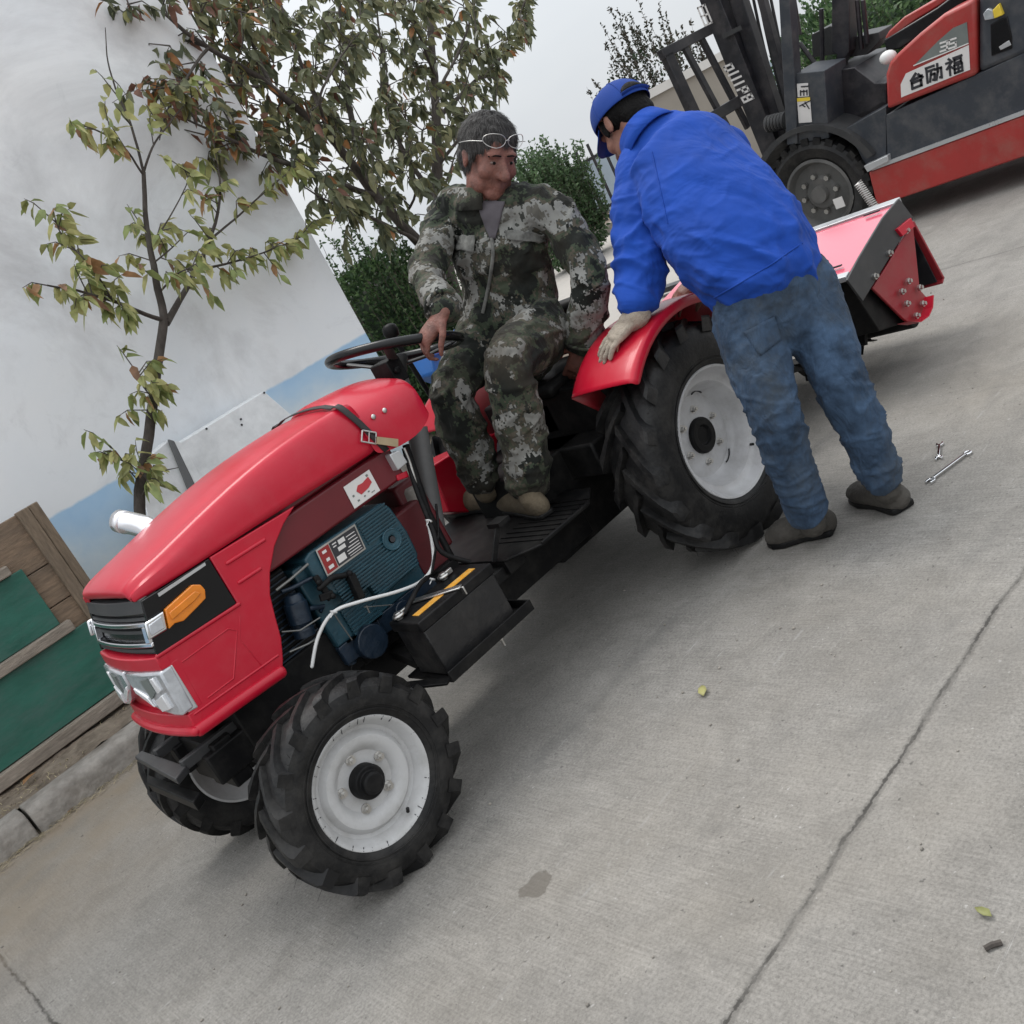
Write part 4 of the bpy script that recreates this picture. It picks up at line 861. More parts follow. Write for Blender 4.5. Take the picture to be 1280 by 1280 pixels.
for r_, k_ in zip(rows, (1, 1, 1, .9, .7, .4, .15)):
    for p in r_: p.x -= k_*(.008+.014*(1-((p.y-YC)/.235)**2))
q = MB(); q.grid(rows); hd = obj('hood', q, M['red'], tr, smooth=60, sub=1)
so = hd.modifiers.new('solid', 'SOLIDIFY'); so.thickness = .006; so.offset = -1
def csec(x, w_, zb_, k, top):
    h = [(w_, zb_), (w_, zb_+.05*k), (w_-.002, zb_+.085*k), (w_-.014, zb_+.115*k), (w_-.035, zb_+.135*k), (w_-.06, zb_+.148*k), (w_*.5, top-.012), (w_*.25, top-.003)]
    return [V((x, YC-a, b)) for a, b in h]+[V((x, YC, top))]+[V((x, YC+a, b)) for a, b in h[::-1]]
rows = [csec(.622, .232, .925, .9, 1.085), csec(.624, .2365, .908, 1.05, 1.10), csec(.645, .238, .900, 1.1, 1.105), csec(.70, .238, .888, 1.15, 1.10), csec(.77, .238, .886, 1.16, 1.095), csec(.815, .237, .898, 1.08, 1.088), csec(.846, .234, .912, .96, 1.078), csec(.858, .226, .930, .80, 1.065), csec(.862, .19, .95, .6, 1.045)]
q = MB(); q.grid(rows); q.add(rows[-1], [tuple(range(len(rows[-1])))]); cw = obj('rear_cowl', q, M['red'], tr, smooth=60, sub=1)
for a, b in ((467, 521), (481, 513)):
    q = MB(); p_ = PY(a, b, YC-.236); q.ball(p_, (.008, .004, .008), 10, 8); obj('rivet', q, M['steel'], cw)
q = MB(); so_ = section(.604, .2385, .90, 1.0815, .016); lean = lambda p: V((max(0, 1.07-p.z)*.30, 0, 0)); q.grid([[p+lean(p)+V((-.010, 0, 0)) for p in so_], [p+lean(p)+V((.010, 0, 0)) for p in so_]]); stp = obj('strap', q, M['strap'], tr, solid=.003, smooth=60)
q = MB(); pts = [PY(453, 538, .238), PY(470, 541, .238), PY(470, 555, .238), PY(452, 552, .238)]; 
for i in range(4): q.cyl(pts[i], pts[(i+1) % 4], .0028, n=8)
q.cyl((pts[0]+pts[1])/2, (pts[2]+pts[3])/2, .002, n=8); obj('buckle', q, M['steel'], stp)
q = MB(); q.prism([PY(470, 546, .234), PY(497, 549, .234), PY(497, 559, .234), PY(470, 555, .234)], (0, -.004, 0)); obj('buckle_tongue', q, M['brass'], stp)
# ---- side panels
spx = [(.047, .931), (.325, .917), (.27, .893), (.215, .858), (.165, .807), (.132, .757), (.112, .70), (.095, .645), (.070, .598), (.045, .562), (-.205, .577), (-.212, .62), (-.20, .70), (-.197, .797), (.044, .790)]
q = MB(); q.prism(XZ(spx, NY-.0005), (0, .012, 0)); sp1 = obj('side_panel', q, M['red'], tr, bevel=.004)
q = MB(); q.prism(mir(XZ(spx, NY)), (0, -.012, 0)); sp2 = obj('side_panel', q, M['red'], tr, bevel=.004)
def rib(pts, r, par, y=NY): 
    q_ = MB(); q_.tube([PY(a, b, y) for a, b in pts], r, 10, rnd=True); return obj('pressed_rib', q_, M['red'], par, smooth=60)
rib([(284, 704), (330, 675)], .0055, sp1); rib([(299, 728), (325, 711)], .0055, sp1)
rib([(228, 827), (285, 786), (296, 788), (292, 848), (260, 872)], .0025, sp1)
rib([(300, 770), (300, 800), (330, 836)], .0018, sp1)
q = MB(); q.tube([V((-.213, NY, .585)), V((-.1, NY, .579)), V((.045, NY, .570))], (.013, .017), 14, rnd=True); q.tube([V((-.20, NY+.001, .625)), V((.06, NY+.001, .612))], .004, 8, rnd=True); obj('lower_lip', q, M['red'], sp1, smooth=60)
q = MB(); q.tube([V((-.195, NY+.001, .800)), V((.046, NY+.001, .787))], .0065, 10, rnd=True); obj('pressed_rib', q, M['red'], sp1, smooth=60)
# ---- front
def xf(z): return -.216+(z-.572)*.083 if z < .8 else -.197+(z-.80)*.31
def band(mb, z0, z1, off=0, th=.03, w_=.231, bow=.02, y0=None, y1=None):
    ys = [YC-w_+(2*w_)*i/16 for i in range(17)]
    if y0 is not None: ys = [y0+(y1-y0)*i/10 for i in range(11)]
    def X_(y, z): return xf(z)-bow*(1-((y-YC)/w_)**2)+off
    f0 = [V((X_(y, z0), y, z0)) for y in ys]; f1 = [V((X_(y, z1), y, z1)) for y in ys]
    b0 = [p+V((th, 0, 0)) for p in f0]; b1 = [p+V((th, 0, 0)) for p in f1]; n = len(ys)
    mb.add(f0+f1+b0+b1, [(i, i+1, n+i+1, n+i) for i in range(n-1)]+[(2*n+i+1, 2*n+i, 3*n+i, 3*n+i+1) for i in range(n-1)]+[(n+i, n+i+1, 3*n+i+1, 3*n+i) for i in range(n-1)]+[(i+1, i, 2*n+i, 2*n+i+1) for i in range(n-1)]+[(0, n, 3*n, 2*n), (n-1, 2*n+n-1, 3*n+n-1, n+n-1)])
q = MB(); band(q, .572, .634, -.004); band(q, .634, .768, .012); band(q, .764, .800, -.006); q.tube([V((xf(.585)-.006-.02*(1-((y-YC)/.231)**2), y, .588)) for y in [NY+.46*i/12 for i in range(13)]], .013, 10, rnd=True)
nose = obj('nose_panel', q, M['red'], tr, bevel=.003)
q = MB(); band(q, .801, .938, .012, bow=.012); band(q, .936, .958, .020, bow=.010, w_=.19); gr = obj('grille', q, M['blackgloss'], tr)
q = MB(); band(q, .906, .9395, -.002, .02, bow=.014, w_=.228); obj('grille_visor', q, M['charcoal'], gr, bevel=.002)
q = MB()
for z in (.893, .861, .815): band(q, z-.005, z+.003, .002, .015, bow=.012)
obj('louvre', q, M['charcoal'], gr)
q = MB(); band(q, .876, .886, -.006, .02, bow=.014); band(q, .826, .836, -.006, .02, bow=.014); band(q, .836, .876, -.008, .02, w_=.231, bow=.014, y0=YC+.19, y1=YC+.23); band(q, .836, .876, -.008, .02, bow=.014, y0=YC-.23, y1=YC-.205); obj('chrome_surround', q, M['chrome'], gr, bevel=.002)
for far in (0, 1):
    f_ = mir if far else (lambda a_: a_); sg = -1 if far else 1
    q = MB(); q.prism(f_(XZ([(.043, .930), (.041, .793), (-.196, .803), (-.156, .936)], NY-.004)), (0, .014*sg, 0)); bp_ = obj('side_grille', q, M['blackgloss'], tr, bevel=.002)
    q = MB(); q.prism(f_([PY(197, 742, NY-.006), PY(256, 703, NY-.006), PY(257.5, 706.5, NY-.006), PY(199, 746, NY-.006)]), (0, .004*sg, 0)); obj('trim_line', q, M['silver'], bp_)
    lampp = [PY(x, y, NY-.006) for x, y in ((203.8, 761.9), (238, 731), (248, 731), (253.5, 737), (254.5, 748), (244, 759), (227, 776), (216, 779), (209, 786))]
    q = MB(); q.prism(f_(lampp), (0, -.016*sg, 0)); q.prism(f_([p+V((0, -.016, 0)) for p in [PY(x, y, NY-.006) for x, y in ((208, 766), (240, 739), (248, 741), (240, 751), (212, 775))]]), (0, -.004*sg, 0)); obj('indicator_lamp', q, M['amber'], tr, bevel=.004)
    lampp = [PY(x, y, NY-.006) for x, y in ((202.5, 763.5), (207.8, 787), (184.5, 800.5), (178.5, 779.5))]
    q = MB(); q.prism(f_(lampp), (0, -.013*sg, 0)); rl_ = obj('daytime_lamp', q, M['chrome'], tr, bevel=.004)
    q = MB(); q.prism(f_([p+V((0, -.013, 0)) for p in [PY(x, y, NY-.006) for x, y in ((199, 770), (203, 785), (187, 795), (183, 782))]]), (0, -.004*sg, 0)); obj('lamp_lens', q, M['lens'], rl_, bevel=.002)
    # headlamp wrapped round the lower corner
    q = MB(); q.prism(f_([PY(x, y, NY-.002) for x, y in ((215, 829), (249, 884), (236, 891), (205, 842))]), (0, .02*sg, 0)); hl = obj('headlight', q, M['silver'], tr, bevel=.004)
    ylo, yhi = (NY-.004, YC-.012)
    def LP(y, z, o_=-.016): return V((xf(z)-.02*(1-((y-YC)/.231)**2)+o_, y, z))
    prof = [LP(ylo, .764), LP(ylo+.10, .764), LP(yhi, .762), LP(yhi, .722), LP(yhi-.07, .672), LP(yhi-.12, .652), LP(ylo+.04, .640), LP(ylo, .640)]
    q = MB(); q.prism(f_(prof), (.035, 0, 0)); obj('lens', q, M['lens'], hl, bevel=.006)
    q = MB(); q.prism(f_([LP(ylo+.035, .664, -.022), LP(ylo+.085, .656, -.022), LP(ylo+.095, .688, -.022), LP(ylo+.04, .705, -.022)]), (.01, 0, 0)); q.prism(f_([LP(ylo+.04, .715, -.02), LP(ylo+.062, .708, -.02), LP(ylo+.066, .75, -.02), LP(ylo+.046, .752, -.02)]), (.008, 0, 0)); q.prism(f_([LP(yhi-.02, .708, -.02), LP(yhi-.10, .668, -.02), LP(yhi-.085, .695, -.02), LP(yhi-.02, .722, -.02)]), (.008, 0, 0)); obj('reflector', q, mat('bright_reflector', (.82, .83, .85), .15, .3, var=.04), hl, bevel=.002)
    q = MB(); q.prism(f_([LP(ylo+.075, .712, -.0175), LP(ylo+.12, .690, -.0175), LP(ylo+.13, .745, -.0175), LP(ylo+.085, .75, -.0175)]), (.006, 0, 0)); obj('lamp_shade', q, M['greyprint'], hl)

# ---- fuel tank, engine
q = MB(); q.box((.10, .268, .80), (.685, .69, .905)); q.box((.08, .28, .905), (.685, .68, .93)); tk = obj('fuel_tank', q, mat('shaded_tank_red', (.13, .007, .013), .4, coat=.15), tr, bevel=.008)  # same red as the hood, bay shade put into the tank colour
q = MB(); st_pts = [PY(429, 609, .2665), PY(461, 587, .2665), PY(475, 613, .2665), PY(443, 636, .2665)]; q.prism(st_pts, (0, -.0015, 0)); stk = obj('sticker', q, M['paper'], tk)
def inq(qd, u, v_): return (qd[0]*(1-u)+qd[1]*u)*(1-v_)+(qd[3]*(1-u)+qd[2]*u)*v_
q = MB(); q.prism([inq(st_pts, u, v_)+V((0, -.0018, 0)) for u, v_ in ((.3, .45), (.42, .28), (.6, .3), (.85, .22), (.88, .5), (.7, .62), (.4, .68))], (0, -.001, 0)); obj('sticker_print', q, mat('print_red', (.5, .04, .05), .5), stk)
q = MB()
for u, v_, a_, b_ in ((.12, .5, .06, .08), (.2, .78, .07, .07), (.45, .78, .05, .06), (.62, .72, .06, .05), (.80, .10, .07, .09), (.72, .84, .12, .03)):
    q.prism([inq(st_pts, u, v_)+V((0, -.0018, 0)), inq(st_pts, u+a_, v_)+V((0, -.0018, 0)), inq(st_pts, u+a_, v_+b_)+V((0, -.0018, 0)), inq(st_pts, u, v_+b_)+V((0, -.0018, 0))], (0, -.001, 0))
obj('sticker_print', q, M['greyprint'], stk)
EY = .272
eng = [(.275, .772), (.30, .782), (.575, .776), (.592, .75), (.602, .66), (.596, .585), (.57, .556), (.42, .548), (.405, .60), (.30, .64), (.275, .70)]
q = MB(); q.prism(XZ(eng, EY+.004), (0, .40, 0)); q.box((.24, .31, .50), (.60, .66, .76)); en = obj('engine', q, M['engine'], tr, bevel=.006)
q = MB(); z = .565
def xr(z): return .594-.9*abs(z-.67)**2
while z < .772:
    x0 = .405 if z < .60 else .31 if z < .70 else .468
    if not (.69 < z < .782 and x0 < .46): q.bar((x0, EY+.002, z), (xr(z)-.006, EY+.002, z), .008, .0045)
    z += .0098
obj('cooling_ribs', q, M['engine'], en, smooth=0)
q = MB()
for i in range(11): q.bar((.27+0*i, .30, .50+i*.0), (.40, .30, .50), .01, .004)
for i in range(9): z = .505+i*.011; q.bar((.30, EY+.03, z), (.405, EY+.03, z), .01, .005)
q.box((.30, EY+.03, .50), (.41, .4, .60)); obj('crankcase', q, M['engine'], en)
q = MB(); bc = PY(490, 674, EY-.004); q.torus(bc, (0, 1, 0), .030, .0035, 36, 8); q.torus(bc, (0, 1, 0), .017, .003, 24, 8); q.lathe([(0, .028), (-.002, .028), (-.003, .018), (.0, .012), (.0, 0)], bc, (0, 1, 0), 32); obj('crank_boss', q, M['engine'], en)
q = MB(); q.cyl(bc+V((0, -.001, 0)), bc+V((0, -.004, 0)), .009, n=16); obj('crank_socket', q, M['ink'], en)
pl_ = [PY(394, 688, EY-.002), PY(443, 655, EY-.002), PY(457, 686, EY-.002), PY(409, 721, EY-.002)]
q = MB(); q.prism(pl_, (0, -.002, 0)); npl = obj('name_plate', q, M['steel'], en)
def pq(mb, u0, v0, u1, v1, d_): mb.prism([inq(pl_, u, v_)+V((0, -.0022, 0)) for u, v_ in ((u0, v0), (u1, v0), (u1, v1), (u0, v1))], (0, -d_, 0))
q = MB(); pq(q, .31, .06, .97, .94, .001); obj('plate_panel', q, M['ink'], npl)
q = MB(); pq(q, .03, .06, .29, .94, .001); obj('plate_panel', q, mat('plate_red', (.26, .02, .02), .4), npl)
q = MB()
for u0, v0, u1, v1 in ((.5, .14, .66, .3), (.44, .36, .62, .5), (.34, .62, .54, .86), (.36, .14, .46, .18), (.36, .24, .44, .28), (.70, .2, .92, .23), (.72, .32, .92, .35), (.72, .44, .93, .47), (.66, .56, .93, .59), (.6, .66, .93, .69), (.6, .76, .93, .79), (.62, .86, .93, .88), (.1, .16, .2, .26), (.12, .45, .2, .56), (.1, .72, .22, .84)): pq(q, u0, v0, u1, v1, .0016)
obj('plate_print', q, M['paper'], npl)
q = MB(); q.prism([PY(x, y, EY-.01) for x, y in ((392, 722), (398, 718), (417, 745), (412, 752))], (0, .012, 0)); q.tube([PY(x, y, EY-.012) for x, y in ((400, 735), (415, 722), (438, 718))], .009, 8, rnd=True); q.bar(PY(437, 718, EY-.012), PY(450, 748, EY-.012), .03, .022); q.bar(PY(400, 748, EY-.01), PY(416, 742, EY-.01), .012, .02); q.ball(PY(398, 728, EY-.016), .008, 8, 6); q.ball(PY(437, 717, EY-.02), .01, 8, 6); q.ball(PY(416, 745, EY-.016), .009, 8, 6); obj('fuel_pump', q, M['black'], en, bevel=.002)
q = MB(); fc = PY(372, 765, .30); q.lathe([(.05, .0), (.05, .02), (.042, .026), (.03, .028), (.026, .033), (-.03, .033), (-.035, .028), (-.045, .026), (-.05, .03), (-.07, .03), (-.075, 0)], fc, (.25, 0, .95), 24); q.tube([PY(352, 740, .3), PY(365, 735, .3), PY(390, 722, .29)], .006, 8); q.tube([fc+V((.03, -.01, -.01)), fc+V((.07, -.01, -.03)), PY(400, 765, .29)], .007, 8); obj('fuel_filter', q, M['engdark'], tr)
q = MB()
for pts, r_ in (([(345, 738), (362, 725), (385, 705)], .004), ([(352, 790), (375, 788), (400, 772)], .0025), ([(362, 815), (385, 805), (400, 796)], .0028), ([(458, 757), (462, 766)], .003), ([(455, 759), (490, 756)], .0016), ([(418, 768), (440, 800)], .0022)): q.tube([PY(a, b, .262) for a, b in pts], r_, 8)
pieces('fuel_line', q, mat('dull_line', (.20, .20, .19), .4, .6, var=.3), tr)
q = MB(); q.box((-.02, .34, .555), (.235, .64, .78)); q.box((-.14, .30, .58), (-.04, .66, .92)); q.box((.235, .45, .45), (.30, .66, .8)); obj('radiator', q, M['black'], tr, bevel=.004)
q = MB()
for i in range(14):
    z = .56+i*.016; q.bar((.0, .335, z), (.23, .335, z), .006, .004)
obj('radiator_fins', q, M['engdark'], tr)
q = MB()
for i in range(9): x = .26+i*.04; q.cyl((x, .33+.02*(i % 3), .43), (x+.02, .33, .56), .015+.006*(i % 2), n=10)
q.box((.24, .31, .44), (.62, .40, .50)); q.cyl((.33, .28, .46), (.33, .34, .46), .05); q.cyl((.47, .29, .47), (.47, .34, .47), .03); obj('gear_case', q, M['engdark'], tr, bevel=.003)
# ---- white cable loom
q = MB(); q.tube(smoothpath([PY(x, y, d_) for x, y, d_ in ((390, 833, .25), (398, 795, .24), (417, 765, .22), (450, 752, .21), (498, 739, .21), (527, 726, .22), (541, 706, .23), (540, 678, .24), (534, 650, .25))], 6), .0050, 10, rnd=True); lo_ = obj('cable_loom', q, M['white'], tr, smooth=80)
q = MB(); q.tube(smoothpath([PY(x, y, .25) for x, y in ((534, 650), (524, 618), (513, 580), (505, 560))]), .0045, 8); obj('cable_end', q, M['steel'], lo_, smooth=80)
q = MB()
for x, y in ((417, 765), (536, 651), (540, 724)): p_ = PY(x, y, .215); q.torus(p_, (.6, 0, .5), .009, .002, 12, 5); q.cyl(p_, p_+V((-.02, -.01, -.004)), .0015, n=6)
obj('cable_tie', q, M['white'], lo_)
q = MB(); q.tube(smoothpath([PY(x, y, d_) for x, y, d_ in ((505, 560, .26), (520, 610, .25), (540, 660, .22), (552, 690, .2), (588, 703, .17))]), .008, 8); q.tube(smoothpath([PY(x, y, d_) for x, y, d_ in ((505, 768, .16), (515, 748, .17), (527, 728, .2), (545, 715, .25))]), .0075, 8); q.tube(smoothpath([PY(x, y, d_) for x, y, d_ in ((545, 630, .27), (548, 665, .25), (544, 690, .23), (540, 715, .22))]), .004, 8); pieces('battery_cable', q, M['black'], tr, smooth=80)
# ---- battery on its tray
bx0, bx1, by0, by1, bz0, bz1 = .362, .660, .052, .205, .325, .470
q = MB(); q.box((bx0+.006, by0+.006, bz0), (bx1-.006, by1-.006, bz1)); ba = obj('battery', q, mat('battery_case', (.012, .012, .013), .38, bump=.25, bscale=35, dirt=(.07, .065, .06), damt=.4, dscale=9), tr, bevel=.004)
q = MB(); q.box((bx0, by0, bz1), (bx1, by1, bz1+.032)); obj('battery_lid', q, M['black'], ba, bevel=.004)
q = MB(); q.box((bx0+.035, by0+.042, bz1+.032), (bx1-.03, by0+.072, bz1+.0335)); lb_ = obj('warning_label', q, M['orange'], ba, fix=True)
q = MB(); q.bar((bx0+.095, by1, bz1+.038), (bx0+.17, by0-.004, bz1+.036), .024, .006); q.bar((bx0+.17, by0-.006, bz1+.036), (bx0+.17, by0-.006, bz1+.01), .02, .006); obj('clamp_bar', q, M['steel'], tr, bevel=.002)
for x, y in ((bx0+.02, by0+.115), (bx1-.08, by1-.02)):
    q = MB(); c_ = V((x, y, bz1+.032)); q.cyl(c_, c_+V((0, 0, .022)), .011, n=14); q.torus(c_+V((0, 0, .012)), (0, 0, 1), .014, .006, 16, 8); q.box(c_+V((.008, -.006, .004)), c_+V((.034, .006, .02))); obj('terminal', q, M['steel'], ba, bevel=.002)
q = MB(); q.box((bx0-.01, by0-.02, bz0-.012), (bx1+.04, by1+.05, bz0-.003)); q.box((bx0-.01, by0-.026, bz0-.012), (bx1+.04, by0-.019, bz0+.022)); q.box((bx1+.034, by0-.018, bz0-.003), (bx1+.04, by1, bz0+.022)); q.bar((bx0-.01, by0-.01, bz0-.006), (bx0-.09, by0+.16, bz0+.02), .035, .008); q.bar((bx0+.05, .22, bz0-.008), (bx0+.05, .4, bz0+.05), .04, .03); q.bar((bx1-.05, .22, bz0-.008), (bx1-.05, .4, bz0+.05), .04, .03); ty = obj('battery_tray', q, M['black'], tr, bevel=.002)
q = MB(); p_ = V((bx0+.20, by0-.008, bz0-.012)); q.cyl(p_, p_+V((0, 0, -.03)), .004, n=8); q.cyl(p_, p_+V((0, 0, -.008)), .008, n=6); obj('tray_bolt', q, M['steel'], ty)
# ---- platform, pedals, column, steering
q = MB(); q.prism([(.885, .1, .415), (1.12, .1, .415), (1.24, .2, .415), (1.24, .86, .415), (.80, .86, .415), (.80, .2, .415)], (0, 0, .008)); q.box((.80, .2, .37), (.88, .86, .415)); q.bar((.885, .1, .424), (1.12, .1, .424), .008, .012); q.box((.70, .22, .36), (.885, .42, .40)); q.bar((.70, .16, .38), (.70, .40, .30), .02, .05); q.box((.78, .3, .25), (1.25, .66, .40)); obj('platform', q, M['black'], tr, bevel=.003)
q = MB()
for i in range(9): q.bar((.91+i*.03, .12, .4255), (.91+i*.03, .36, .4255), .006, .003)
obj('tread_strips', q, M['black'], tr)
q = MB(); q.bar((.80, .25, .42), (.86, .22, .52), .014, .014); q.box((.84, .19, .515), (.89, .25, .53)); q.tube([PY(507, 556, .33), PY(535, 640, .3), PY(566, 700, .28)], .011, 8); pieces('control_lever', q, M['black'], tr)
q = MB(); q.cyl(PY(521, 535, .44), PY(551, 700, .44), .034, n=20); q.tube([V((.93, .48, .87)), V((1.0, .48, 1.09))], [.025, .02], 14); col_ = obj('steering_column', q, mat('grey_column_paint', (.13, .13, .13), .45, var=.2, dirt=(.05, .05, .05), damt=.5), tr, smooth=60)
SC = V((1.005, .48, 1.105)); SN = V((.35, .0, .937)).normalized(); SR = .212
q = MB(); q.torus(SC, SN, SR, .0155, 64, 14); sw = obj('steering_wheel', q, M['blackgloss'], tr, smooth=80)
sx, sy, _z = frame(SN); q = MB()
for t in (math.radians(100), math.radians(220), math.radians(340)):
    e = sx*math.cos(t)+sy*math.sin(t); sv = SN.cross(e); q.tube([SC+e*.02-SN*.045, SC+e*.10-SN*.032, SC+e*(SR-.005)], [(.016, .006)]*3, 10, side=sv)
q.lathe([(-.07, .026), (-.04, .03), (-.03, .036), (-.015, .034), (-.012, 0)], SC, SN, 20); obj('wheel_spokes', q, M['charcoal'], sw, smooth=50)
q = MB(); q.box((.90, .40, 1.02), (.955, .50, 1.10)); q.cyl((.92, .40, 1.06), (.92, .385, 1.06), .012, n=8); obj('instrument_box', q, M['black'], tr, bevel=.006)
q = MB(); kb = PY(487, 411, .70); q.lathe([(-.06, .012), (-.035, .014), (-.03, .024), (-.01, .028), (.008, .025), (.016, .014), (.018, 0)], kb, (0.1, 0, 1), 20); q.tube([kb+V((0, 0, -.05)), kb+V((.02, 0, -.30))], .009, 8); obj('gear_lever', q, M['black'], tr, smooth=60)
# far side footwell box and small canister
q = MB(); q.prism([PY(x, y, .76) for x, y in ((538, 584), (566, 566), (622, 540), (622, 640), (562, 640), (554, 622))], (0, .12, 0)); obj('tool_box', q, M['red'], tr, bevel=.006)
q = MB(); q.box((.70, .40, .50), (.80, .62, .76)); q.box((.62, .36, .46), (.74, .60, .70)); obj('clutch_housing', q, mat('dark_red_casting', (.10, .008, .012), .5, var=.3), tr, bevel=.01)
q = MB(); q.lathe([(-.06, .0), (-.055, .028), (-.04, .036), (.04, .036), (.05, .03), (.055, 0)], PY(516, 628, .42), (.15, 0, 1), 20); obj('oil_canister', q, M['kerb'], tr, smooth=50)
q = MB(); q.prism([PY(x, y, .24) for x, y in ((487, 568), (500, 562), (510, 578), (498, 588))], (0, .04, 0)); obj('fuse_box', q, M['silver'], tr, bevel=.003)
q = MB(); q.prism([PY(x, y, .262) for x, y in ((496, 594), (509, 588), (512, 596), (498, 601))], (0, .02, 0)); obj('horn_bracket', q, M['red'], tr, bevel=.003)
# ---- fenders
FC = V((1.604, 0, .388)); FR = .458
def fender(far):
    q_ = MB(); y0, y1 = -.13, .155
    angs = [math.radians(a_) for a_ in range(133, 32, -4)]
    def pt(y, r_, t): 
        p_ = V((FC.x+r_*math.cos(t), y, FC.z+r_*math.sin(t))); return V((p_.x, 2*YC-p_.y, p_.z)) if far else p_
    rows = [[pt(y0, FR-.035, t), pt(y0, FR-.008, t), pt(y0+.006, FR, t), pt(y0+.07, FR+.004, t), pt((y0+y1)/2, FR+.005, t), pt(y1-.01, FR, t), pt(y1, FR-.01, t)] for t in angs]
    q_.grid(rows); f_ = obj('fender', q_, M['red'], tr, smooth=50, sub=1); so_ = f_.modifiers.new('solid', 'SOLIDIFY'); so_.thickness = .004; so_.offset = -1
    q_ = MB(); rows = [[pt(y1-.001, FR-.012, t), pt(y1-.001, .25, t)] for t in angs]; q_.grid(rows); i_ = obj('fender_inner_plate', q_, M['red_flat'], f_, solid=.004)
fender(False); fender(True)
q = MB(); q.box((1.38, .33, .70), (1.70, .63, .76)); q.box((1.68, .33, .76), (1.76, .63, .95)); q.box((1.42, .40, .55), (1.66, .56, .70)); obj('seat', q, M['black'], tr, bevel=.025)
q = MB(); q.box((1.3, .17, .43), (1.98, .79, .55)); q.box((1.42, .19, .5), (1.5, .77, .72)); obj('rear_housing', q, M['black'], tr, bevel=.01)
# ---- exhaust on the far side
M['bright'] = mat('polished_pipe', (.82, .82, .84), .2, .8, var=.05)
q = MB(); q.tube(smoothpath([PY(156, 653, .86), PY(168, 655, .83), PY(186, 661, .78), PY(200, 676, .75), PY(207, 730, .73)], 6), .033, 24, caps=False); ex = obj('exhaust_pipe', q, M['bright'], tr, smooth=80, solid=.003)
q = MB(); q.tube([PY(158, 653.3, .855), PY(148, 651, .885)], [.034, .0335], 24, caps=False); obj('exhaust_tip', q, M['bright'], ex, smooth=80, solid=.003)
q = MB(); q.tube([PY(175, 672, .74), PY(172, 690, .74)], .006, 8); obj('exhaust_clamp', q, M['black'], ex)

# ================================================================== ROTARY TILLER
tl_ = thing('rotary_tiller', (2.95, .48, .05), 'red rotary tiller with glossy top cover and dark bolted end plate hitched behind the tractor', 'tiller')
TY = -.10
q = MB(); q.prism([PY(x, y, TY-.012) for x, y in ((1059.5, 350), (1074, 322), (1104, 272), (1124, 248), (1142, 272), (1124, 302), (1079, 376.5))], (0, .010, 0)); obj('end_plate', q, M['charcoal'], tl_, bevel=.002)
q = MB(); q.prism([PY(x, y, TY) for x, y in ((1091, 360), (1110, 330), (1130, 296), (1141, 276), (1146, 322), (1150, 362), (1159, 372), (1157, 390), (1148, 402), (1138, 405), (1128, 397))], (0, .012, 0)); cp_ = obj('chain_case', q, M['red_flat'], tl_, bevel=.003)
q = MB(); q.prism([PY(x, y, TY-.025) for x, y in ((1122, 286), (1139, 272), (1144, 283), (1129, 295))], (0, .014, 0)); obj('bracket', q, M['red'], tl_, bevel=.002)
q = MB(); pth = [PY(x, y, TY-.01) for x, y in ((1130, 403), (1142, 404), (1152, 397), (1157, 386), (1158, 371))]
for a_, b_ in zip(pth[:-1], pth[1:]): q.bar(a_, b_, .05, .006, (0, 1, 0)) if False else q.prism([a_+V((0, -.03, 0)), b_+V((0, -.03, 0)), b_+V((0, .03, 0)), a_+V((0, .03, 0))], V((.004, 0, -.004)))
obj('skid', q, M['red'], tl_)
q = MB()
for x, y in ((1092, 346), (1110, 317), (1131, 289), (1134, 352), (1126, 365), (1132, 380), (1148, 360), (1152, 380), (1144, 395)):
    q = MB(); p_ = PY(x, y, TY-.012); q.cyl(p_, p_+V((0, -.010, 0)), .013, n=14); q.cyl(p_+V((0, -.010, 0)), p_+V((0, -.020, 0)), .0085, n=6); obj('bolt', q, M['steel'], tl_)
if 0: obj('bolt', q, M['steel'], tl_)
A = PY(1060, 343, TY); Bq = PY(1122, 252, TY); W_ = 1.14
q = MB(); q.prism([A, A.lerp(Bq, .5)+V((0, 0, .012)), Bq, Bq+V((0, 0, -.012)), A.lerp(Bq, .5), A+V((0, 0, -.012))], (0, W_, 0)); obj('top_cover', q, M['pink'], tl_, bevel=.003)
q = MB(); q.prism([Bq+V((-.03, 0, .006)), Bq+V((.03, 0, .010)), Bq+V((.03, 0, -.02)), Bq+V((-.03, 0, -.008))], (0, W_, 0)); q.prism([A+V((-.02, 0, .0)), A+V((.015, 0, .008)), A+V((.015, 0, -.02)), A+V((-.02, 0, -.02))], (0, W_, 0)); obj('cover_edges', q, M['silver'], tl_, bevel=.002)
q = MB()
for y, b in ((.02, Bq), (.02, A)):
    e = b.lerp(A if b is Bq else Bq, .12)+V((0, .05, .014)); q.box(e+V((-.006, 0, -.002)), e+V((.006, .07, .003)))
pieces('decal_print', q, M['ink'], tl_)
fa, fb = PY(1143, 276, TY), PY(1181, 347, TY)
q = MB(); q.prism([fa, fb, fb+V((-.012, 0, -.004)), fa+V((-.012, 0, 0))], (0, W_, 0)); q.prism([fb+V((-.03, 0, -.015)), fb, fb+V((0, 0, .008)), fb+V((-.03, 0, -.007))], (0, W_, 0)); obj('rear_flap', q, M['red_flat'], tl_, bevel=.002)
q = MB(); q.prism([fa+V((-.014, .02, -.01)), fb+V((-.03, .02, 0)), fb+V((-.036, .02, 0)), fa+V((-.02, .02, -.01))], (0, W_-.04, 0)); obj('flap_shade_sheet', q, M['mast'], tl_)  # added dark sheet standing in for the shade under the cover
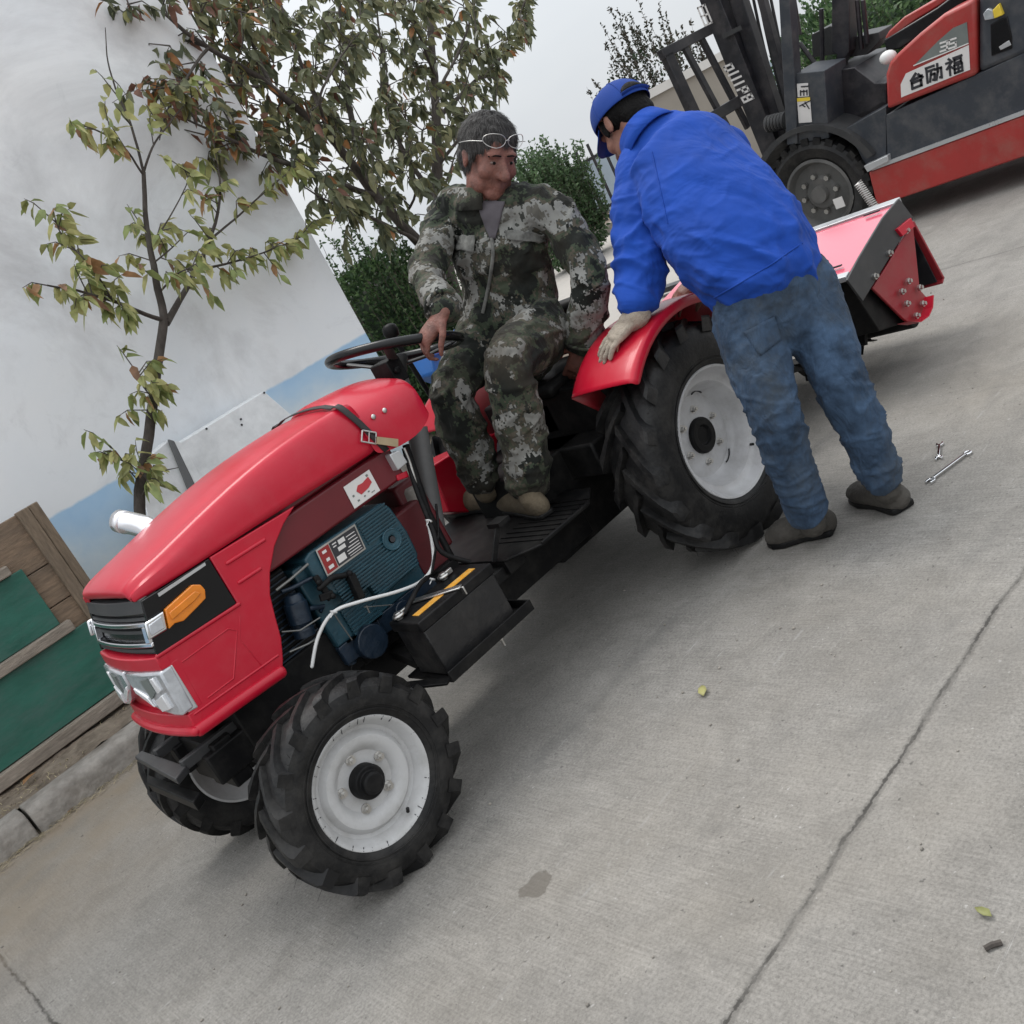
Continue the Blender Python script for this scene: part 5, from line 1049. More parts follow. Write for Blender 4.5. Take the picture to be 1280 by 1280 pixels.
q = MB(); q.prism([A+V((.02, .03, -.02)), Bq+V((-.05, .03, -.05)), V((3.0, TY+.03, .16)), V((2.7, TY+.03, .24))], (0, W_-.05, 0)); q.cyl((2.95, TY+.02, .19), (2.95, TY+W_-.02, .19), .05); q.box((2.35, .34, .30), (2.75, .62, .52)); q.bar((1.9, .30, .42), (2.7, .22, .40), .05, .03); q.bar((1.9, .66, .42), (2.7, .74, .40), .05, .03); q.bar((1.9, .48, .62), (2.6, .48, .60), .03, .03); obj('rotor_housing', q, M['black'], tl_, bevel=.004)
q = MB()
for i in range(16):
    y = TY+.08+i*(W_-.16)/15; t = i*1.7; c_ = V((2.95, y, .21)); e = V((math.cos(t), 0, math.sin(t))); e2 = V((-math.sin(t), 0, math.cos(t))); q.tube([c_, c_+e*.10, c_+e*.15+e2*.05+V((0, .02, 0))], [(.018, .005), (.018, .005), (.022, .004)], 8)
pieces('tine', q, M['black'], tl_)
q = MB(); q.bar(PY(1075, 372, .05), PY(1078, 432, .05), .04, .02); q.bar(PY(1066, 400, .05), PY(1090, 405, .05), .03, .03); q.bar(PY(1075, 385, .05), V((2.80, .25, .34)), .04, .03); obj('stand_leg', q, M['black'], tl_, bevel=.003)
q = MB(); q.box(PY(1062, 385, .1), PY(1062, 385, .1)+V((.25, .5, .12))); obj('gear_box', q, M['black'], tl_, bevel=.003)
q = MB(); k_ = PY(1003, 458, .1); q.bar(V((1.93, .30, .40)), k_, .04, .025); q.bar(k_, V((2.68, .22, .38)), .04, .025); q.bar(PY(994, 452, .1), PY(1012, 465, .1), .05, .03); q.bar(PY(1010, 460, .1), PY(1014, 475, .1), .03, .03); obj('lower_link', q, M['black'], tl_, bevel=.003)
q = MB(); a_, b_ = PY(1072, 228, .22), PY(1096, 262, .18); dr = b_-a_; fx_, fy_, _d = frame(dr); q.tube([a_+dr*(i/260)+(fx_*math.cos(i*.36)+fy_*math.sin(i*.36))*.017 for i in range(261)]+[b_+V((-.06, 0, -.01))], .0028, 6); obj('spring', q, M['steel'], tl_, smooth=80)

# blue plastic tub on the verge side of the tractor
bt = thing('plastic_bag', (1.75, 1.25, .75), 'bright blue plastic bag half hidden behind the steering wheel and the seated man', 'bag')
q = MB(); q.prism([PY(x, y, 1.15) for x, y in ((536, 441), (551, 435), (574, 426), (592, 400), (615, 395), (625, 440), (580, 480), (543, 467))], (0, .14, 0)); obj('bag_body', q, M['blue_plastic'], bt, bevel=.012)
q = MB(); q.prism([PY(x, y, 1.14) for x, y in ((536, 442), (560, 433), (590, 416), (590, 420), (561, 438), (538, 447))], (0, -.012, 0)); obj('bag_rim', q, M['blue_plastic'], bt, bevel=.003)
q = MB(); q.prism([PY(x, y, 1.2) for x, y in ((572, 430), (577, 405), (592, 402), (595, 425))], (0, .03, 0)); obj('bag_label', q, M['white'], bt, bevel=.003)

# ================================================================== SMALL THINGS ON THE ROAD
def wrench(name, a, b, label, w_, ring):
    a, b = V(a), V(b); d = (b-a).normalized(); n_ = V((-d.y, d.x, 0)); L_ = (b-a).length; o = thing(name, a, label, 'wrench', 'spanners on the road'); z = V((0, 0, .004))
    q_ = MB(); q_.bar(a+d*w_*.9+z*2.0, b-d*w_*.9+z*2.0, w_*.62, .006)
    def jaw(c_, dd):
        nn = V((-dd.y, dd.x, 0)); P_ = lambda u, v_: c_+dd*u*w_+nn*v_*w_
        q_.prism([P_(-.9, -.35), P_(-.2, -.95), P_(.9, -.8), P_(.8, -.38), P_(-.1, -.40), P_(-.1, .40), P_(.8, .38), P_(.9, .8), P_(-.2, .95), P_(-.9, .35)], (0, 0, .009))
    jaw(a+d*w_*.3, -d)
    if ring: q_.torus(b+V((0, 0, .006)), (0, 0, 1), w_*.62, w_*.24, 24, 8)
    else: jaw(b-d*w_*.3, d)
    obj('forged_body', q_, M['chrome'], o, bevel=.0015); return o
wrench('combination_wrench', (1.83, -.583, .001), (1.995, -.638, .001), 'longer chrome combination spanner lying on the concrete by the worker feet', .017, True)
wrench('open_wrench', (1.985, -.545, .001), (2.09, -.503, .001), 'short double open-ended spanner lying on the concrete above the longer one', .014, False)
def fallen(name, p_, ang, l_, k, label):
    q_ = MB(); leaf(q_, V(p_)+V((0, 0, .008)), (math.cos(ang), math.sin(ang), .12), V((0, 0, 1)), l_, l_*.45, 0, .1); tag(obj(name, q_, YOUNG[k], smooth=80, fix=False, solid=.0006), label, 'leaf', 'fallen leaves')
G_ = 'fallen leaves'
fallen('fallen_leaf', PZ(881, 873, 0), .7, .055, 3, 'single yellow leaf on the road below the rear tyre')
fallen('fallen_leaf', PZ(1242, 1150, 0), 1.3, .035, 2, 'small greenish leaf on the road at the lower right')
fallen('fallen_leaf', PZ(30, 983, .13), .5, .09, 4, 'orange leaf on the soil under the green panel')
fallen('fallen_leaf', PZ(86, 1018, 0), .5, .05, 4, 'pale orange leaf lying against the kerb foot')
q = MB(); q.tube([PZ(1231, 1186, .005), PZ(1240, 1181, .006), PZ(1252, 1178, .004)], .005, 6); tag(obj('twig', q, M['bark']), 'short dark twig lying on the road at the lower right', 'twig')
q = MB()
for i in range(420):
    x, y = random.uniform(-1.2, 4), random.uniform(-2, 2.2); r_ = random.choice((.002, .003, .003, .005)); q.ball((x, y, r_*.5), (r_, r_*random.uniform(.6, 1), r_*.6), 6, 4)
tag(obj('grit', q, mat('grit_stone', (.26, .24, .21), .9, var=.5, vscale=3)), 'scattered grit and crumbs on the concrete', 'grit', kind='stuff')
# ================================================================== PEOPLE
def remesh(name, mb, mat, parent, voxel, it=4, fold=None):
    me = bpy.data.meshes.new('tmp'); me.from_pydata([tuple(v) for v in mb.v], [], mb.f)
    bm = bmesh.new(); bm.from_mesh(me); bmesh.ops.recalc_face_normals(bm, faces=bm.faces); bm.to_mesh(me); bm.free()
    o = bpy.data.objects.new('tmp', me); COL.objects.link(o)
    m = o.modifiers.new('r', 'REMESH'); m.mode = 'VOXEL'; m.voxel_size = voxel
    m = o.modifiers.new('s', 'SMOOTH'); m.iterations = it; m.factor = .5
    dg = bpy.context.evaluated_depsgraph_get(); ev = o.evaluated_get(dg); nm = bpy.data.meshes.new_from_object(ev)
    bpy.data.objects.remove(o); bpy.data.meshes.remove(me)
    if fold:
        co = [v.co.copy() for v in nm.vertices]; no = [v.normal.copy() for v in nm.vertices]
        for v, c_, n_ in zip(nm.vertices, co, no): v.co = c_+n_*fold(c_, n_)
    o0 = org(parent)
    for v in nm.vertices: v.co -= o0
    for p in nm.polygons: p.use_smooth = True
    nm.name = name; nm.materials.clear(); nm.materials.append(mat)
    o = bpy.data.objects.new(name, nm); COL.objects.link(o); o.parent = parent; ORG[o.name] = o0
    return o
def limb(mb, pts, rad, side=None, n=16, steps=4):
    """smoothly interpolated tapering limb with rounded ends"""
    sp = smoothpath(pts, steps); k = len(pts)-1; rr = []
    rad = [r if isinstance(r, tuple) else (r, r) for r in rad]
    for i in range(len(sp)):
        t = i/(len(sp)-1)*k; j = min(int(t), k-1); u = t-j; u = u*u*(3-2*u); rr.append(tuple(rad[j][q]*(1-u)+rad[j+1][q]*u for q in (0, 1)))
    mb.tube(sp, rr, n, side=side, rnd=True)
def ridged(p, s, off=0): return 1-abs(noise.noise(V((p.x+off, p.y, p.z))*s))*2.2
def crease(p, s, off=0, k=5):
    w_ = p+V((noise.noise(p*6+V((off, 0, 0))), noise.noise(p*6+V((0, off, 0))), noise.noise(p*6+V((0, 0, off)))))*.03
    return max(0, 1-k*abs(noise.noise(w_*s+V((off, off*2, 0)))))
def hand(mb, wrist, d, nrm, size, curl, thumb, spread=.10, curl0=.25):
    """wrist point, d = direction of the fingers, nrm = back of the hand, thumb = +1/-1 side"""
    d = V(d).normalized(); nrm = (V(nrm)-d*V(nrm).dot(d)).normalized(); s = d.cross(nrm)*thumb
    pl = size*.50; mb.tube([wrist-d*.02, wrist+d*pl*.35, wrist+d*pl*.8, wrist+d*pl], [(size*.15, size*.11), (size*.20, size*.12), (size*.225, size*.115), (size*.21, size*.095)], 14, side=s, rnd=True)
    for i, (ln, off) in enumerate(((.44, .165), (.50, .058), (.47, -.052), (.36, -.155))):
        a = wrist+d*pl*.93+s*size*off; dd = (d+s*(off*spread*6)).normalized(); pts = [a-dd*size*.12]; ang = curl0; pts.append(a)
        for f_ in (.45, .30, .25):
            e = dd*math.cos(ang)-nrm*math.sin(ang); a = a+e*size*ln*f_; pts.append(a); ang += curl
        mb.tube(pts, [size*.052, size*.050, size*.047, size*.043, size*.036], 10, rnd=True)
    b = wrist+d*pl*.18+s*size*.17; t1 = (d*.7+s*.75-nrm*.25).normalized(); t2 = (d*.95+s*.2-nrm*.4).normalized(); c1 = b+t1*size*.22
    mb.tube([wrist+d*pl*.1+s*size*.06, b, c1, c1+t2*size*.17, c1+t2*size*.30-nrm*size*.04], [size*.075, size*.075, size*.062, size*.055, size*.042], 10, rnd=True)
def head(mb, c, F, U, k=1.0, ears=True):
    F = F.normalized(); U = (U-F*U.dot(F)).normalized(); X = F.cross(U); R_ = Matrix((X, F, U)).transposed()
    def W(x, y, z): return c+(X*x+F*y+U*z)*k
    def E(x, y, z, a, b, d_): mb.ball(W(x, y, z), V((a, b, d_))*k, 20, 14, R_)
    E(0, -.012, .032, .074, .096, .086); E(0, .022, -.040, .061, .070, .078); E(0, .052, -.092, .036, .036, .030); E(0, .045, -.02, .060, .050, .060)
    for s_ in (-1, 1):
        E(s_*.036, .055, -.030, .028, .030, .028); E(s_*.040, .018, -.070, .024, .045, .034); E(s_*.024, .076, .022, .028, .016, .012)
        if ears: E(s_*.074, -.014, -.010, .007, .017, .027); E(s_*.077, -.022, .004, .006, .014, .015)
    mb.tube([W(0, .082, .012), W(0, .098, -.014), W(0, .112, -.036)], [.009*k, .012*k, .016*k], 10, rnd=True)
    for s_ in (-1, 1): E(s_*.012, .095, -.038, .010, .012, .009)
    E(0, .084, -.066, .022, .010, .007); E(0, .083, -.077, .019, .010, .008)
    return W, R_, X, F, U
# ------------------------------------------------------------------ seated man in camouflage
def d1(px, py, k): return D(px, py, k)
pa = thing('person', (1.5, .42, .45), 'grey haired man in digital camouflage work clothes sitting on the tractor, looking down', 'person')
HC = d1(612, 196, 3.33); Fd = (-_f*.74+_r*.47-_u*.48).normalized(); Ud = (_u*.94-_r*.22+_f*.1)
body = MB(); W, R_, HX, HF, HU = head(body, HC, Fd, Ud, 1.07)
NB = d1(603, 262, 3.42); limb(body, [W(0, -.03, -.03), NB.lerp(W(0, -.03, -.05), .5), NB, d1(615, 305, 3.52)], [.060, .058, .060, .06])
shR, shL = d1(562, 268, 3.56), d1(693, 270, 3.36); SV = (shL-shR).normalized()
chest, waist, pel = d1(626, 300, 3.47), d1(634, 362, 3.53), d1(640, 420, 3.58)
limb(body, [d1(622, 300, 3.50), chest+_f*.03, waist+_f*.02, pel], [(.10, .06), (.13, .07), (.13, .08), (.14, .09)], SV)
den = ray(560, 410).dot(SN); whp = CAM+ray(560, 410)*((SC-CAM).dot(SN)/den)         # where the hand meets the steering wheel
rim = SC+(whp-SC).normalized()*SR
elR = d1(534, 345, 3.36); wrR = d1(556, 388, (rim-CAM).dot(_f)-.02)
elL, wrL = d1(738, 348, 3.30), d1(729, 432, 3.42)
limb(body, [shR, elR, wrR], [.034, .030, .026]); limb(body, [shL, elL, wrL], [.034, .030, .026])
hd_ = (rim-wrR); tang = SN.cross((rim-SC).normalized())
hand(body, wrR.lerp(rim, .15), hd_.normalized()+tang*.0, (-_f*.5-_r*.6+_u*.3), .185, .75, -1, .06, .5)
hand(body, wrL, (d1(722, 455, 3.46)-wrL).normalized(), -_f, .18, .35, 1)
hipR, hipL = d1(606, 415, 3.62), d1(676, 412, 3.46); knR, knL = d1(566, 488, 3.42), d1(634, 456, 3.20); anR, anL = d1(603, 604, 3.50), d1(660, 610, 3.36)
limb(body, [pel, hipR, knR, anR], [.09, .07, .05, .04]); limb(body, [pel, hipL, knL, anL], [.09, .07, .05, .04])
bo = remesh('body', body, M['skinred'], pa, .0052, 6)
q = MB()
for s_ in (-1, 1): q.ball(W(s_*.029, .0815, .000), V((.010, .007, .0045))*1.1, 12, 8, R_)
obj('eyes', q, mat('eye_white', (.15, .11, .095), .3), bo, smooth=80)
q = MB()
for s_ in (-1, 1): q.ball(W(s_*.029, .0865, .000), V((.0055, .003, .0045))*1.1, 10, 8, R_); q.tube([W(s_*.012, .0925, .021), W(s_*.028, .0915, .0225), W(s_*.046, .080, .018)], .0026, 8, rnd=True)
obj('brows', q, M['blackhair'], bo, smooth=80)
# hair
q = MB()
def HE(x, y, z, a, b, c_): q.ball(W(x, y, z), V((a, b, c_))*1.12, 24, 16, R_)
HE(0, -.022, .046, .083, .097, .080); HE(0, -.052, .000, .074, .068, .075); HE(0, -.06, -.035, .058, .048, .05)
for s_ in (-1, 1): HE(s_*.071, .016, .014, .007, .016, .028)
hr = remesh('hair', q, M['hair'], pa, .005, 2, lambda p, n: .0025*noise.noise(V((p.x*90, p.y*90, p.z*25)))+.005*noise.noise(p*45))
crown_ = W(0, -.045, .135)
hq = MB(); o0 = org(pa)
for pl__ in random.sample(list(hr.data.polygons), min(5200, len(hr.data.polygons))):
    c_ = pl__.center+o0; n_ = pl__.normal; fl = ((c_-crown_).normalized()-HU*.25+rv()*.14); fl = (fl-n_*fl.dot(n_)).normalized(); sd = fl.cross(n_)*.0008; l_ = random.uniform(.016, .034); hq.k = random.choice((0, 0, 1))
    hq.add([c_-sd-n_*.002, c_+sd-n_*.002, c_+fl*l_*.5+n_*.0022+sd*.8, c_+fl*l_*.5+n_*.0022-sd*.8, c_+fl*l_+n_*.0012], [(0, 1, 2, 3), (3, 2, 4)])
obj('hair_strands', hq, [mat('hair_grey', (.075, .072, .07), .6, spec=.2), mat('hair_dark', (.022, .021, .020), .6, spec=.2)], hr, smooth=0, fix=False)
q = MB(); gp = [W(.088, -.03, .035), W(.088, .03, .055), W(.078, .075, .066)]
q.tube(smoothpath([W(s_*.0, 0, 0) for s_ in ()] or [W(-.092, -.03, .035), W(-.090, .03, .052), W(-.072, .082, .062)]), .0014, 6); q.tube(smoothpath([W(.092, -.03, .035), W(.090, .03, .052), W(.072, .082, .062)]), .0014, 6)
for s_ in (-1, 1):
    ring = [W(s_*.036+.032*math.cos(t), .098+.004-.028*abs(math.cos(t))*(1 if s_*math.cos(t) > 0 else .1), .066+.020*math.sin(t)) for t in [2*math.pi*i/24 for i in range(25)]]; q.tube(ring, .0013, 6)
q.tube([W(-.006, .104, .068), W(0, .106, .071), W(.006, .104, .068)], .0013, 6); gl = obj('glasses', q, M['steel'], pa, smooth=80)
# jacket
def jfold(p, n): 
    a = noise.noise(V((p.x*4, p.y*4, p.z*11)))*.011; b = ridged(V((p.x, p.y, p.z*1.8)), 8, 3)*.006; return a+b+crease(V((p.x, p.y, p.z*1.5)), 5.5, 2)*.011+crease(p, 11, 9)*.006+noise.noise(p*26)*.002
j = MB()
limb(j, [d1(610, 276, 3.45), d1(622, 300, 3.47), d1(634, 350, 3.53), d1(640, 392, 3.55), d1(642, 415, 3.57)], [(.12, .08), (.18, .115), (.168, .118), (.165, .12), (.165, .118)], SV, 24)
limb(j, [NB+V((0, 0, -.03)), shR.lerp(NB, .45)+V((0, 0, .015)), shR], [.075, .075, .068]); limb(j, [NB+V((0, 0, -.03)), shL.lerp(NB, .45)+V((0, 0, .015)), shL], [.075, .078, .07])
limb(j, [shR, shR.lerp(elR, .5)+(_r*-.012), elR, elR.lerp(wrR, .55), wrR.lerp(elR, .08)], [.065, .062, .054, .050, .046]); limb(j, [shL, shL.lerp(elL, .5)+_r*.012, elL, elL.lerp(wrL, .6), wrL.lerp(elL, .05)], [.067, .064, .057, .053, .050])
ja = remesh('jacket', j, M['camo'], pa, .0058, 3, jfold)
def ringpath(c, nrm, r_, a, b): x, y, _ = frame(nrm); return [c+x*a*math.cos(t)+y*b*math.sin(t) for t in [2*math.pi*i/28 for i in range(29)]]
q = MB(); cc = d1(611, 247, 3.43); nx = (_u*.93-_r*.10-_f*.25).normalized()
rows = []
for h_, r_ in ((-.050, .098), (-.01, .095), (.025, .092), (.042, .094), (.040, .102), (.012, .108), (-.028, .122)):
    rr = []; x, y, _ = frame(nx)
    gf = -_f+_r*.12; gap0 = math.atan2(gf.dot(y), gf.dot(x))
    for i in range(33):
        t = gap0+.34+(2*math.pi-.68)*i/32; rr.append(cc+nx*(h_-.012*math.cos(t-gap0))+x*r_*math.cos(t)+y*r_*math.sin(t))
    rows.append(rr)
q.grid(rows); obj('collar', q, M['camo'], ja, smooth=80, solid=.004)
from mathutils.bvhtree import BVHTree
def bvh_of(o):
    dg = bpy.context.evaluated_depsgraph_get(); me = o.data; o0 = org(o); return BVHTree.FromPolygons([v.co+o0 for v in me.vertices], [tuple(p.vertices) for p in me.polygons])
def onto(bv, x, y, lift):
    d = ray(x, y).normalized(); h, n_, i_, ds = bv.ray_cast(CAM, d)
    return (h+(n_ if n_.dot(d) < 0 else -n_)*lift) if h else None
def patch(name, bv, quad, m, parent, lift=.006, nu=10, nv=8, th=.004):
    q_ = MB(); rows = []
    for i in range(nv+1):
        r_ = []
        for k_ in range(nu+1):
            u, v_ = k_/nu, i/nv; x = (quad[0][0]*(1-u)+quad[1][0]*u)*(1-v_)+(quad[3][0]*(1-u)+quad[2][0]*u)*v_; y = (quad[0][1]*(1-u)+quad[1][1]*u)*(1-v_)+(quad[3][1]*(1-u)+quad[2][1]*u)*v_
            h = onto(bv, x, y, lift)
            if h is None: return None
            r_.append(h)
        rows.append(r_)
    q_.grid(rows); return obj(name, q_, m, parent, smooth=80, solid=th)
jb = bvh_of(ja)
patch('shirt', jb, ((596, 252), (632, 252), (620, 298), (613, 300)), M['shirt'], pa, .005)
M['camolight'] = fabric('worn_pocket_cloth', (.15, .15, .14), var=.45, vs=38, fold=.4)
patch('pocket_flap', jb, ((632, 288), (683, 291), (680, 304), (636, 300)), M['camolight'], ja, .010); patch('pocket_flap', jb, ((566, 294), (596, 296), (594, 315), (574, 314)), M['camolight'], ja, .010)
patch('jacket_hem', jb, ((590, 388), (704, 372), (700, 392), (592, 408)), M['camo'], ja, .012, 24)
q = MB(); zp = [onto(jb, x, y, .004) for x, y in ((615, 298), (617, 315), (615, 335), (612, 355), (608, 375), (604, 392))]; zp = [p for p in zp if p]
q.tube(smoothpath(zp), (.006), 8); obj('zip_edge', q, M['camolight'], ja, smooth=80)
for c_, d_, r_ in ((wrR.lerp(elR, .06), elR-wrR, .054), (wrL.lerp(elL, .04), elL-wrL, .060)): q = MB(); q.torus(c_, d_, r_, .007, 28, 8); obj('cuff', q, M['camo'], ja, smooth=80)
# trousers
def tfold(p, n): 
    k_ = max(0, 1-abs(p.z-.55)/.16); return noise.noise(V((p.x*5, p.y*5, p.z*9)))*.008+crease(V((p.x, p.y, p.z*1.6)), 6, 5)*.010+crease(p, 12, 3)*.005+.012*k_*ridged(V((p.x, p.y, p.z*2.2)), 11)+noise.noise(p*30)*.003
t_ = MB(); limb(t_, [d1(640, 395, 3.56), pel, d1(640, 440, 3.58)], [(.17, .12), (.18, .13), (.15, .12)], SV, 22)
limb(t_, [hipR+_f*.02, hipR, hipR.lerp(knR, .5), knR, knR.lerp(anR, .4)-_r*.008, knR.lerp(anR, .75), anR.lerp(knR, .06)], [.092, .098, .088, .070, .074, .068, .057])
limb(t_, [hipL+_f*.02, hipL, hipL.lerp(knL, .5), knL, knL.lerp(anL, .4)+_r*.012, knL.lerp(anL, .75)+_r*.008, anL.lerp(knL, .04)], [.092, .100, .092, .072, .078, .071, .060])
trs = remesh('trousers', t_, M['camobrown'], pa, .0058, 3, tfold)
def shoe(mb, an, heel, toe, w_=.045, hgt=.085):
    heel, toe = V(heel), V(toe); d = (toe-heel).normalized(); sd = d.cross(V((0, 0, 1))).normalized()
    L_ = (toe-heel).length; z = V((0, 0, 1))
    limb(mb, [heel+z*.038+d*.02, heel+d*L_*.35+z*.042, heel+d*L_*.7+z*.034, toe-d*.03+z*.028], [(w_*.80, .042), (w_*.88, .046), (w_*1.05, .040), (w_*.88, .030)], sd)
    limb(mb, [heel+d*.055+z*.04, heel+d*.05+z*hgt, an], [.040, .042, .044])
def sole(mb, heel, toe, w_=.046, th=.02):
    heel, toe = V(heel), V(toe); d = (toe-heel).normalized(); sd = d.cross(V((0, 0, 1))).normalized(); L_ = (toe-heel).length
    o_ = [(-.02, .5), (0, .75), (.1, .82), (.4, .74), (.68, 1.05), (.88, .92), (.98, .5), (1.0, .2)]; pts = [heel+d*L_*a+sd*w_*b for a, b in o_]+[heel+d*L_*a-sd*w_*b for a, b in o_[::-1]]
    mb.prism([V((p.x, p.y, heel.z)) for p in pts], (0, 0, th))
for an, hl, to in ((anL, PZ(684, 645, .425), PZ(612, 632, .425)), (anR, PZ(628, 634, .425), PZ(562, 641, .425))):
    q = MB(); shoe(q, an+V((0, 0, -.03)), hl, to, .044, .07); s_ = remesh('shoe', q, M['shoetan'], pa, .005, 3); q = MB(); sole(q, hl+V((0, 0, .0)), to+V((0, 0, .0)), .044, .016); obj('sole', q, M['black'], s_, bevel=.004)

# ------------------------------------------------------------------ man in blue bending over the fender
pb = thing('person', (1.63, -.40, 0), 'man in bright blue jacket, blue cap and worn jeans bending over the rear fender', 'person')
HC = d1(781, 152, 3.36); Fd = (_f*.86-_r*.20-_u*.46).normalized(); Ud = (-_r*.52+_u*.78+_f*.36)
body = MB(); W, R_, HX, HF, HU = head(body, HC, Fd, Ud, 1.06)
NB = d1(815, 178, 3.28); limb(body, [W(0, -.04, -.03), NB, d1(835, 190, 3.24)], [.058, .062, .08])
shL, shR = d1(802, 222, 3.27), d1(903, 190, 3.27); SV = (shR-shL).normalized()
pel = d1(962, 372, 3.02)
limb(body, [d1(845, 190, 3.22), d1(890, 255, 3.14), pel], [(.13, .08), (.14, .09), (.14, .1)], SV)
wrL = d1(800, 385, 3.25); elL = d1(800, 305, 3.22); wrR = d1(880, 345, 3.46); elR = d1(900, 260, 3.48)
def fen(x, y, lift=.0):                # point on the fender under a line of sight
    d = ray(x, y); o_ = CAM-FC; a_ = d.x**2+d.z**2; b_ = 2*(o_.x*d.x+o_.z*d.z); c_ = o_.x**2+o_.z**2-(FR+lift)**2; return CAM+d*((-b_-math.sqrt(max(0, b_*b_-4*a_*c_)))/(2*a_))
gw, gt = fen(796, 392, .040), fen(766, 424, .030); gn = gt-FC; gn.y = 0; gn.normalize()
wrL = gw+(elL-gw).normalized()*.02
limb(body, [shL, elL, wrL], [.045, .04, .028]); limb(body, [shR, elR, wrR], [.045, .04, .028])
hipL, hipR = d1(935, 395, 3.03), d1(1000, 358, 3.06); knL, knR = d1(966, 515, 2.98), d1(1052, 478, 3.0); 
ftL = (PZ(1043, 664, 0), PZ(962, 681, 0)); ftR = (PZ(1131, 638, 0), PZ(1071, 621, 0)); anL = PZ(1012, 648, .10); anR = PZ(1106, 606, .10)
limb(body, [pel, hipL, knL, anL], [.09, .07, .05, .04]); limb(body, [pel, hipR, knR, anR], [.09, .07, .05, .04])
hand(body, gw, gt-gw, gn, .16, .25, 1)
hand(body, wrR, (d1(862, 360, 3.47)-wrR), (_u*.6-_f*.5), .18, .35, -1)
bo = remesh('body', body, M['skin'], pb, .0055, 3)
q = MB()
def HE(x, y, z, a, b, c_): q.ball(W(x, y, z), V((a, b, c_))*1.06, 24, 16, R_)
HE(0, -.030, .015, .078, .085, .070); HE(0, -.065, -.025, .062, .044, .06)
for s_ in (-1, 1): HE(s_*.071, .016, .002, .007, .014, .034)
remesh('hair', q, M['blackhair'], pb, .005, 2, lambda p, n: .002*noise.noise(p*90))
q = MB()
def capz(t, s_): return (.088*s_, .112*s_)
rows = []
for i in range(11):
    a = i/10*math.pi/2; zz = .018+.098*math.sin(a); s_ = math.cos(a)**.75
    rows.append([W(.089*s_*math.cos(t), -.012+.113*s_*math.sin(t), zz-.030*(-math.sin(t))*(1-i/10)*.9) for t in [2*math.pi*k_/36 for k_ in range(37)]])
q.grid(rows); cp = obj('cap', q, M['bluecap'], pb, smooth=80, solid=.004, sub=1)
q = MB(); rows = []
for i in range(6):
    r_ = i/5; rows.append([W(.080*math.sin(t)*(1+.05*r_), -.012+.105*math.cos(t)+.075*r_*math.cos(t), .044-.02*r_-.02*abs(math.sin(t))) for t in [(-1.1+2.2*k_/14) for k_ in range(15)]])
q.grid(rows); obj('cap_brim', q, M['bluecap'], cp, smooth=80, solid=.004)
q = MB(); rows = []
for i in range(6):
    v_ = i/5; rows.append([W(.046*u, -.012-.1165+.014*u*u+.028*v_*v_*(1-.2*u*u), .010+.048*v_*math.sqrt(max(0, 1-u*u*.96))) for u in [-1+2*k_/12 for k_ in range(13)]])
q.grid(rows); obj('cap_opening', q, M['blackhair'], cp, smooth=80, solid=.002)
q = MB(); q.tube([W(.05*u, -.128+.016*u*u, .006) for u in [-1+2*k_/10 for k_ in range(11)]], (.003, .008), 8, side=HU); obj('cap_strap', q, M['bluecap'], cp, smooth=80)
q = MB()
for k_ in range(6):
    t = math.pi/2+math.pi/6+k_*math.pi/3; q.tube([W(.0905*math.cos(a)**.75*math.cos(t), -.012+.1148*math.cos(a)**.75*math.sin(t), .0185+.0995*math.sin(a)-.030*(-math.sin(t))*(1-a/1.5708)*.9) for a in [i/10*1.52 for i in range(11)]], .0016, 6)
obj('cap_seams', q, M['bluecap'], cp, smooth=80)
q = MB(); q.ball(W(0, -.012, .117), .007, 10, 8); obj('cap_button', q, M['bluecap'], cp, smooth=80)
def bfold(p, n):
    # drag folds running from the armpit across the back to the right hip
    ax = (d1(1000, 300, 3.05)-d1(840, 250, 3.2)).normalized(); u = p.dot(ax); v_ = p-ax*u
    low = max(0, min(1, (1.22-p.z)/.35))
    a = ridged(v_+ax*u*.15, 9, 2)*.022*low+ridged(v_+ax*u*.22, 19, 8)*.007*low
    slv = max(0, 1-(p-elL).length/.26); b = ridged(V((p.x*.8, p.y*.8, p.z*1.8)), 12, 5)*.02*slv
    return a*.6+b*.6+(crease(v_+ax*u*.25, 7, 4)*.014+crease(v_+ax*u*.3, 13, 11)*.006)*max(.12, low)+crease(V((p.x, p.y, p.z*1.7)), 8, 6)*.012*slv+crease(p, 10, 1)*.002+noise.noise(p*6)*.005+noise.noise(p*24)*.0012
j = MB()
limb(j, [d1(832, 176, 3.24), d1(850, 192, 3.21), d1(888, 250, 3.12), d1(922, 298, 3.06), d1(944, 328, 3.03), d1(951, 338, 3.02)], [(.12, .08), (.18, .115), (.195, .14), (.192, .15), (.184, .142), (.172, .132)], SV, 26)
limb(j, [NB+(_r*.03), shL.lerp(NB, .5), shL], [.075, .085, .088]); limb(j, [NB+_r*.03, shR.lerp(NB, .5), shR], [.075, .085, .075])
limb(j, [shL, shL.lerp(elL, .5)-_r*.008, elL, elL.lerp(wrL, .55), wrL.lerp(elL, .10)], [.084, .084, .076, .068, .056]); limb(j, [shR, elR, wrR.lerp(elR, .1)], [.085, .075, .06])
jk = remesh('jacket', j, M['blue'], pb, .0058, 3, bfold)
q = MB(); cc = NB.lerp(W(0, -.04, -.04), .15); nx = (W(0, -.04, -.03)-d1(845, 190, 3.22)).normalized(); rows = []
for h_, r_ in ((-.03, .09), (.01, .085), (.038, .082), (.042, .088), (.01, .098), (-.035, .112)):
    x, y, _ = frame(nx); rows.append([cc+nx*h_+x*r_*math.cos(t)+y*r_*math.sin(t) for t in [2*math.pi*i/32 for i in range(33)]])
q.grid(rows); obj('collar', q, M['blue'], jk, smooth=80, solid=.004)
jb = bvh_of(jk)
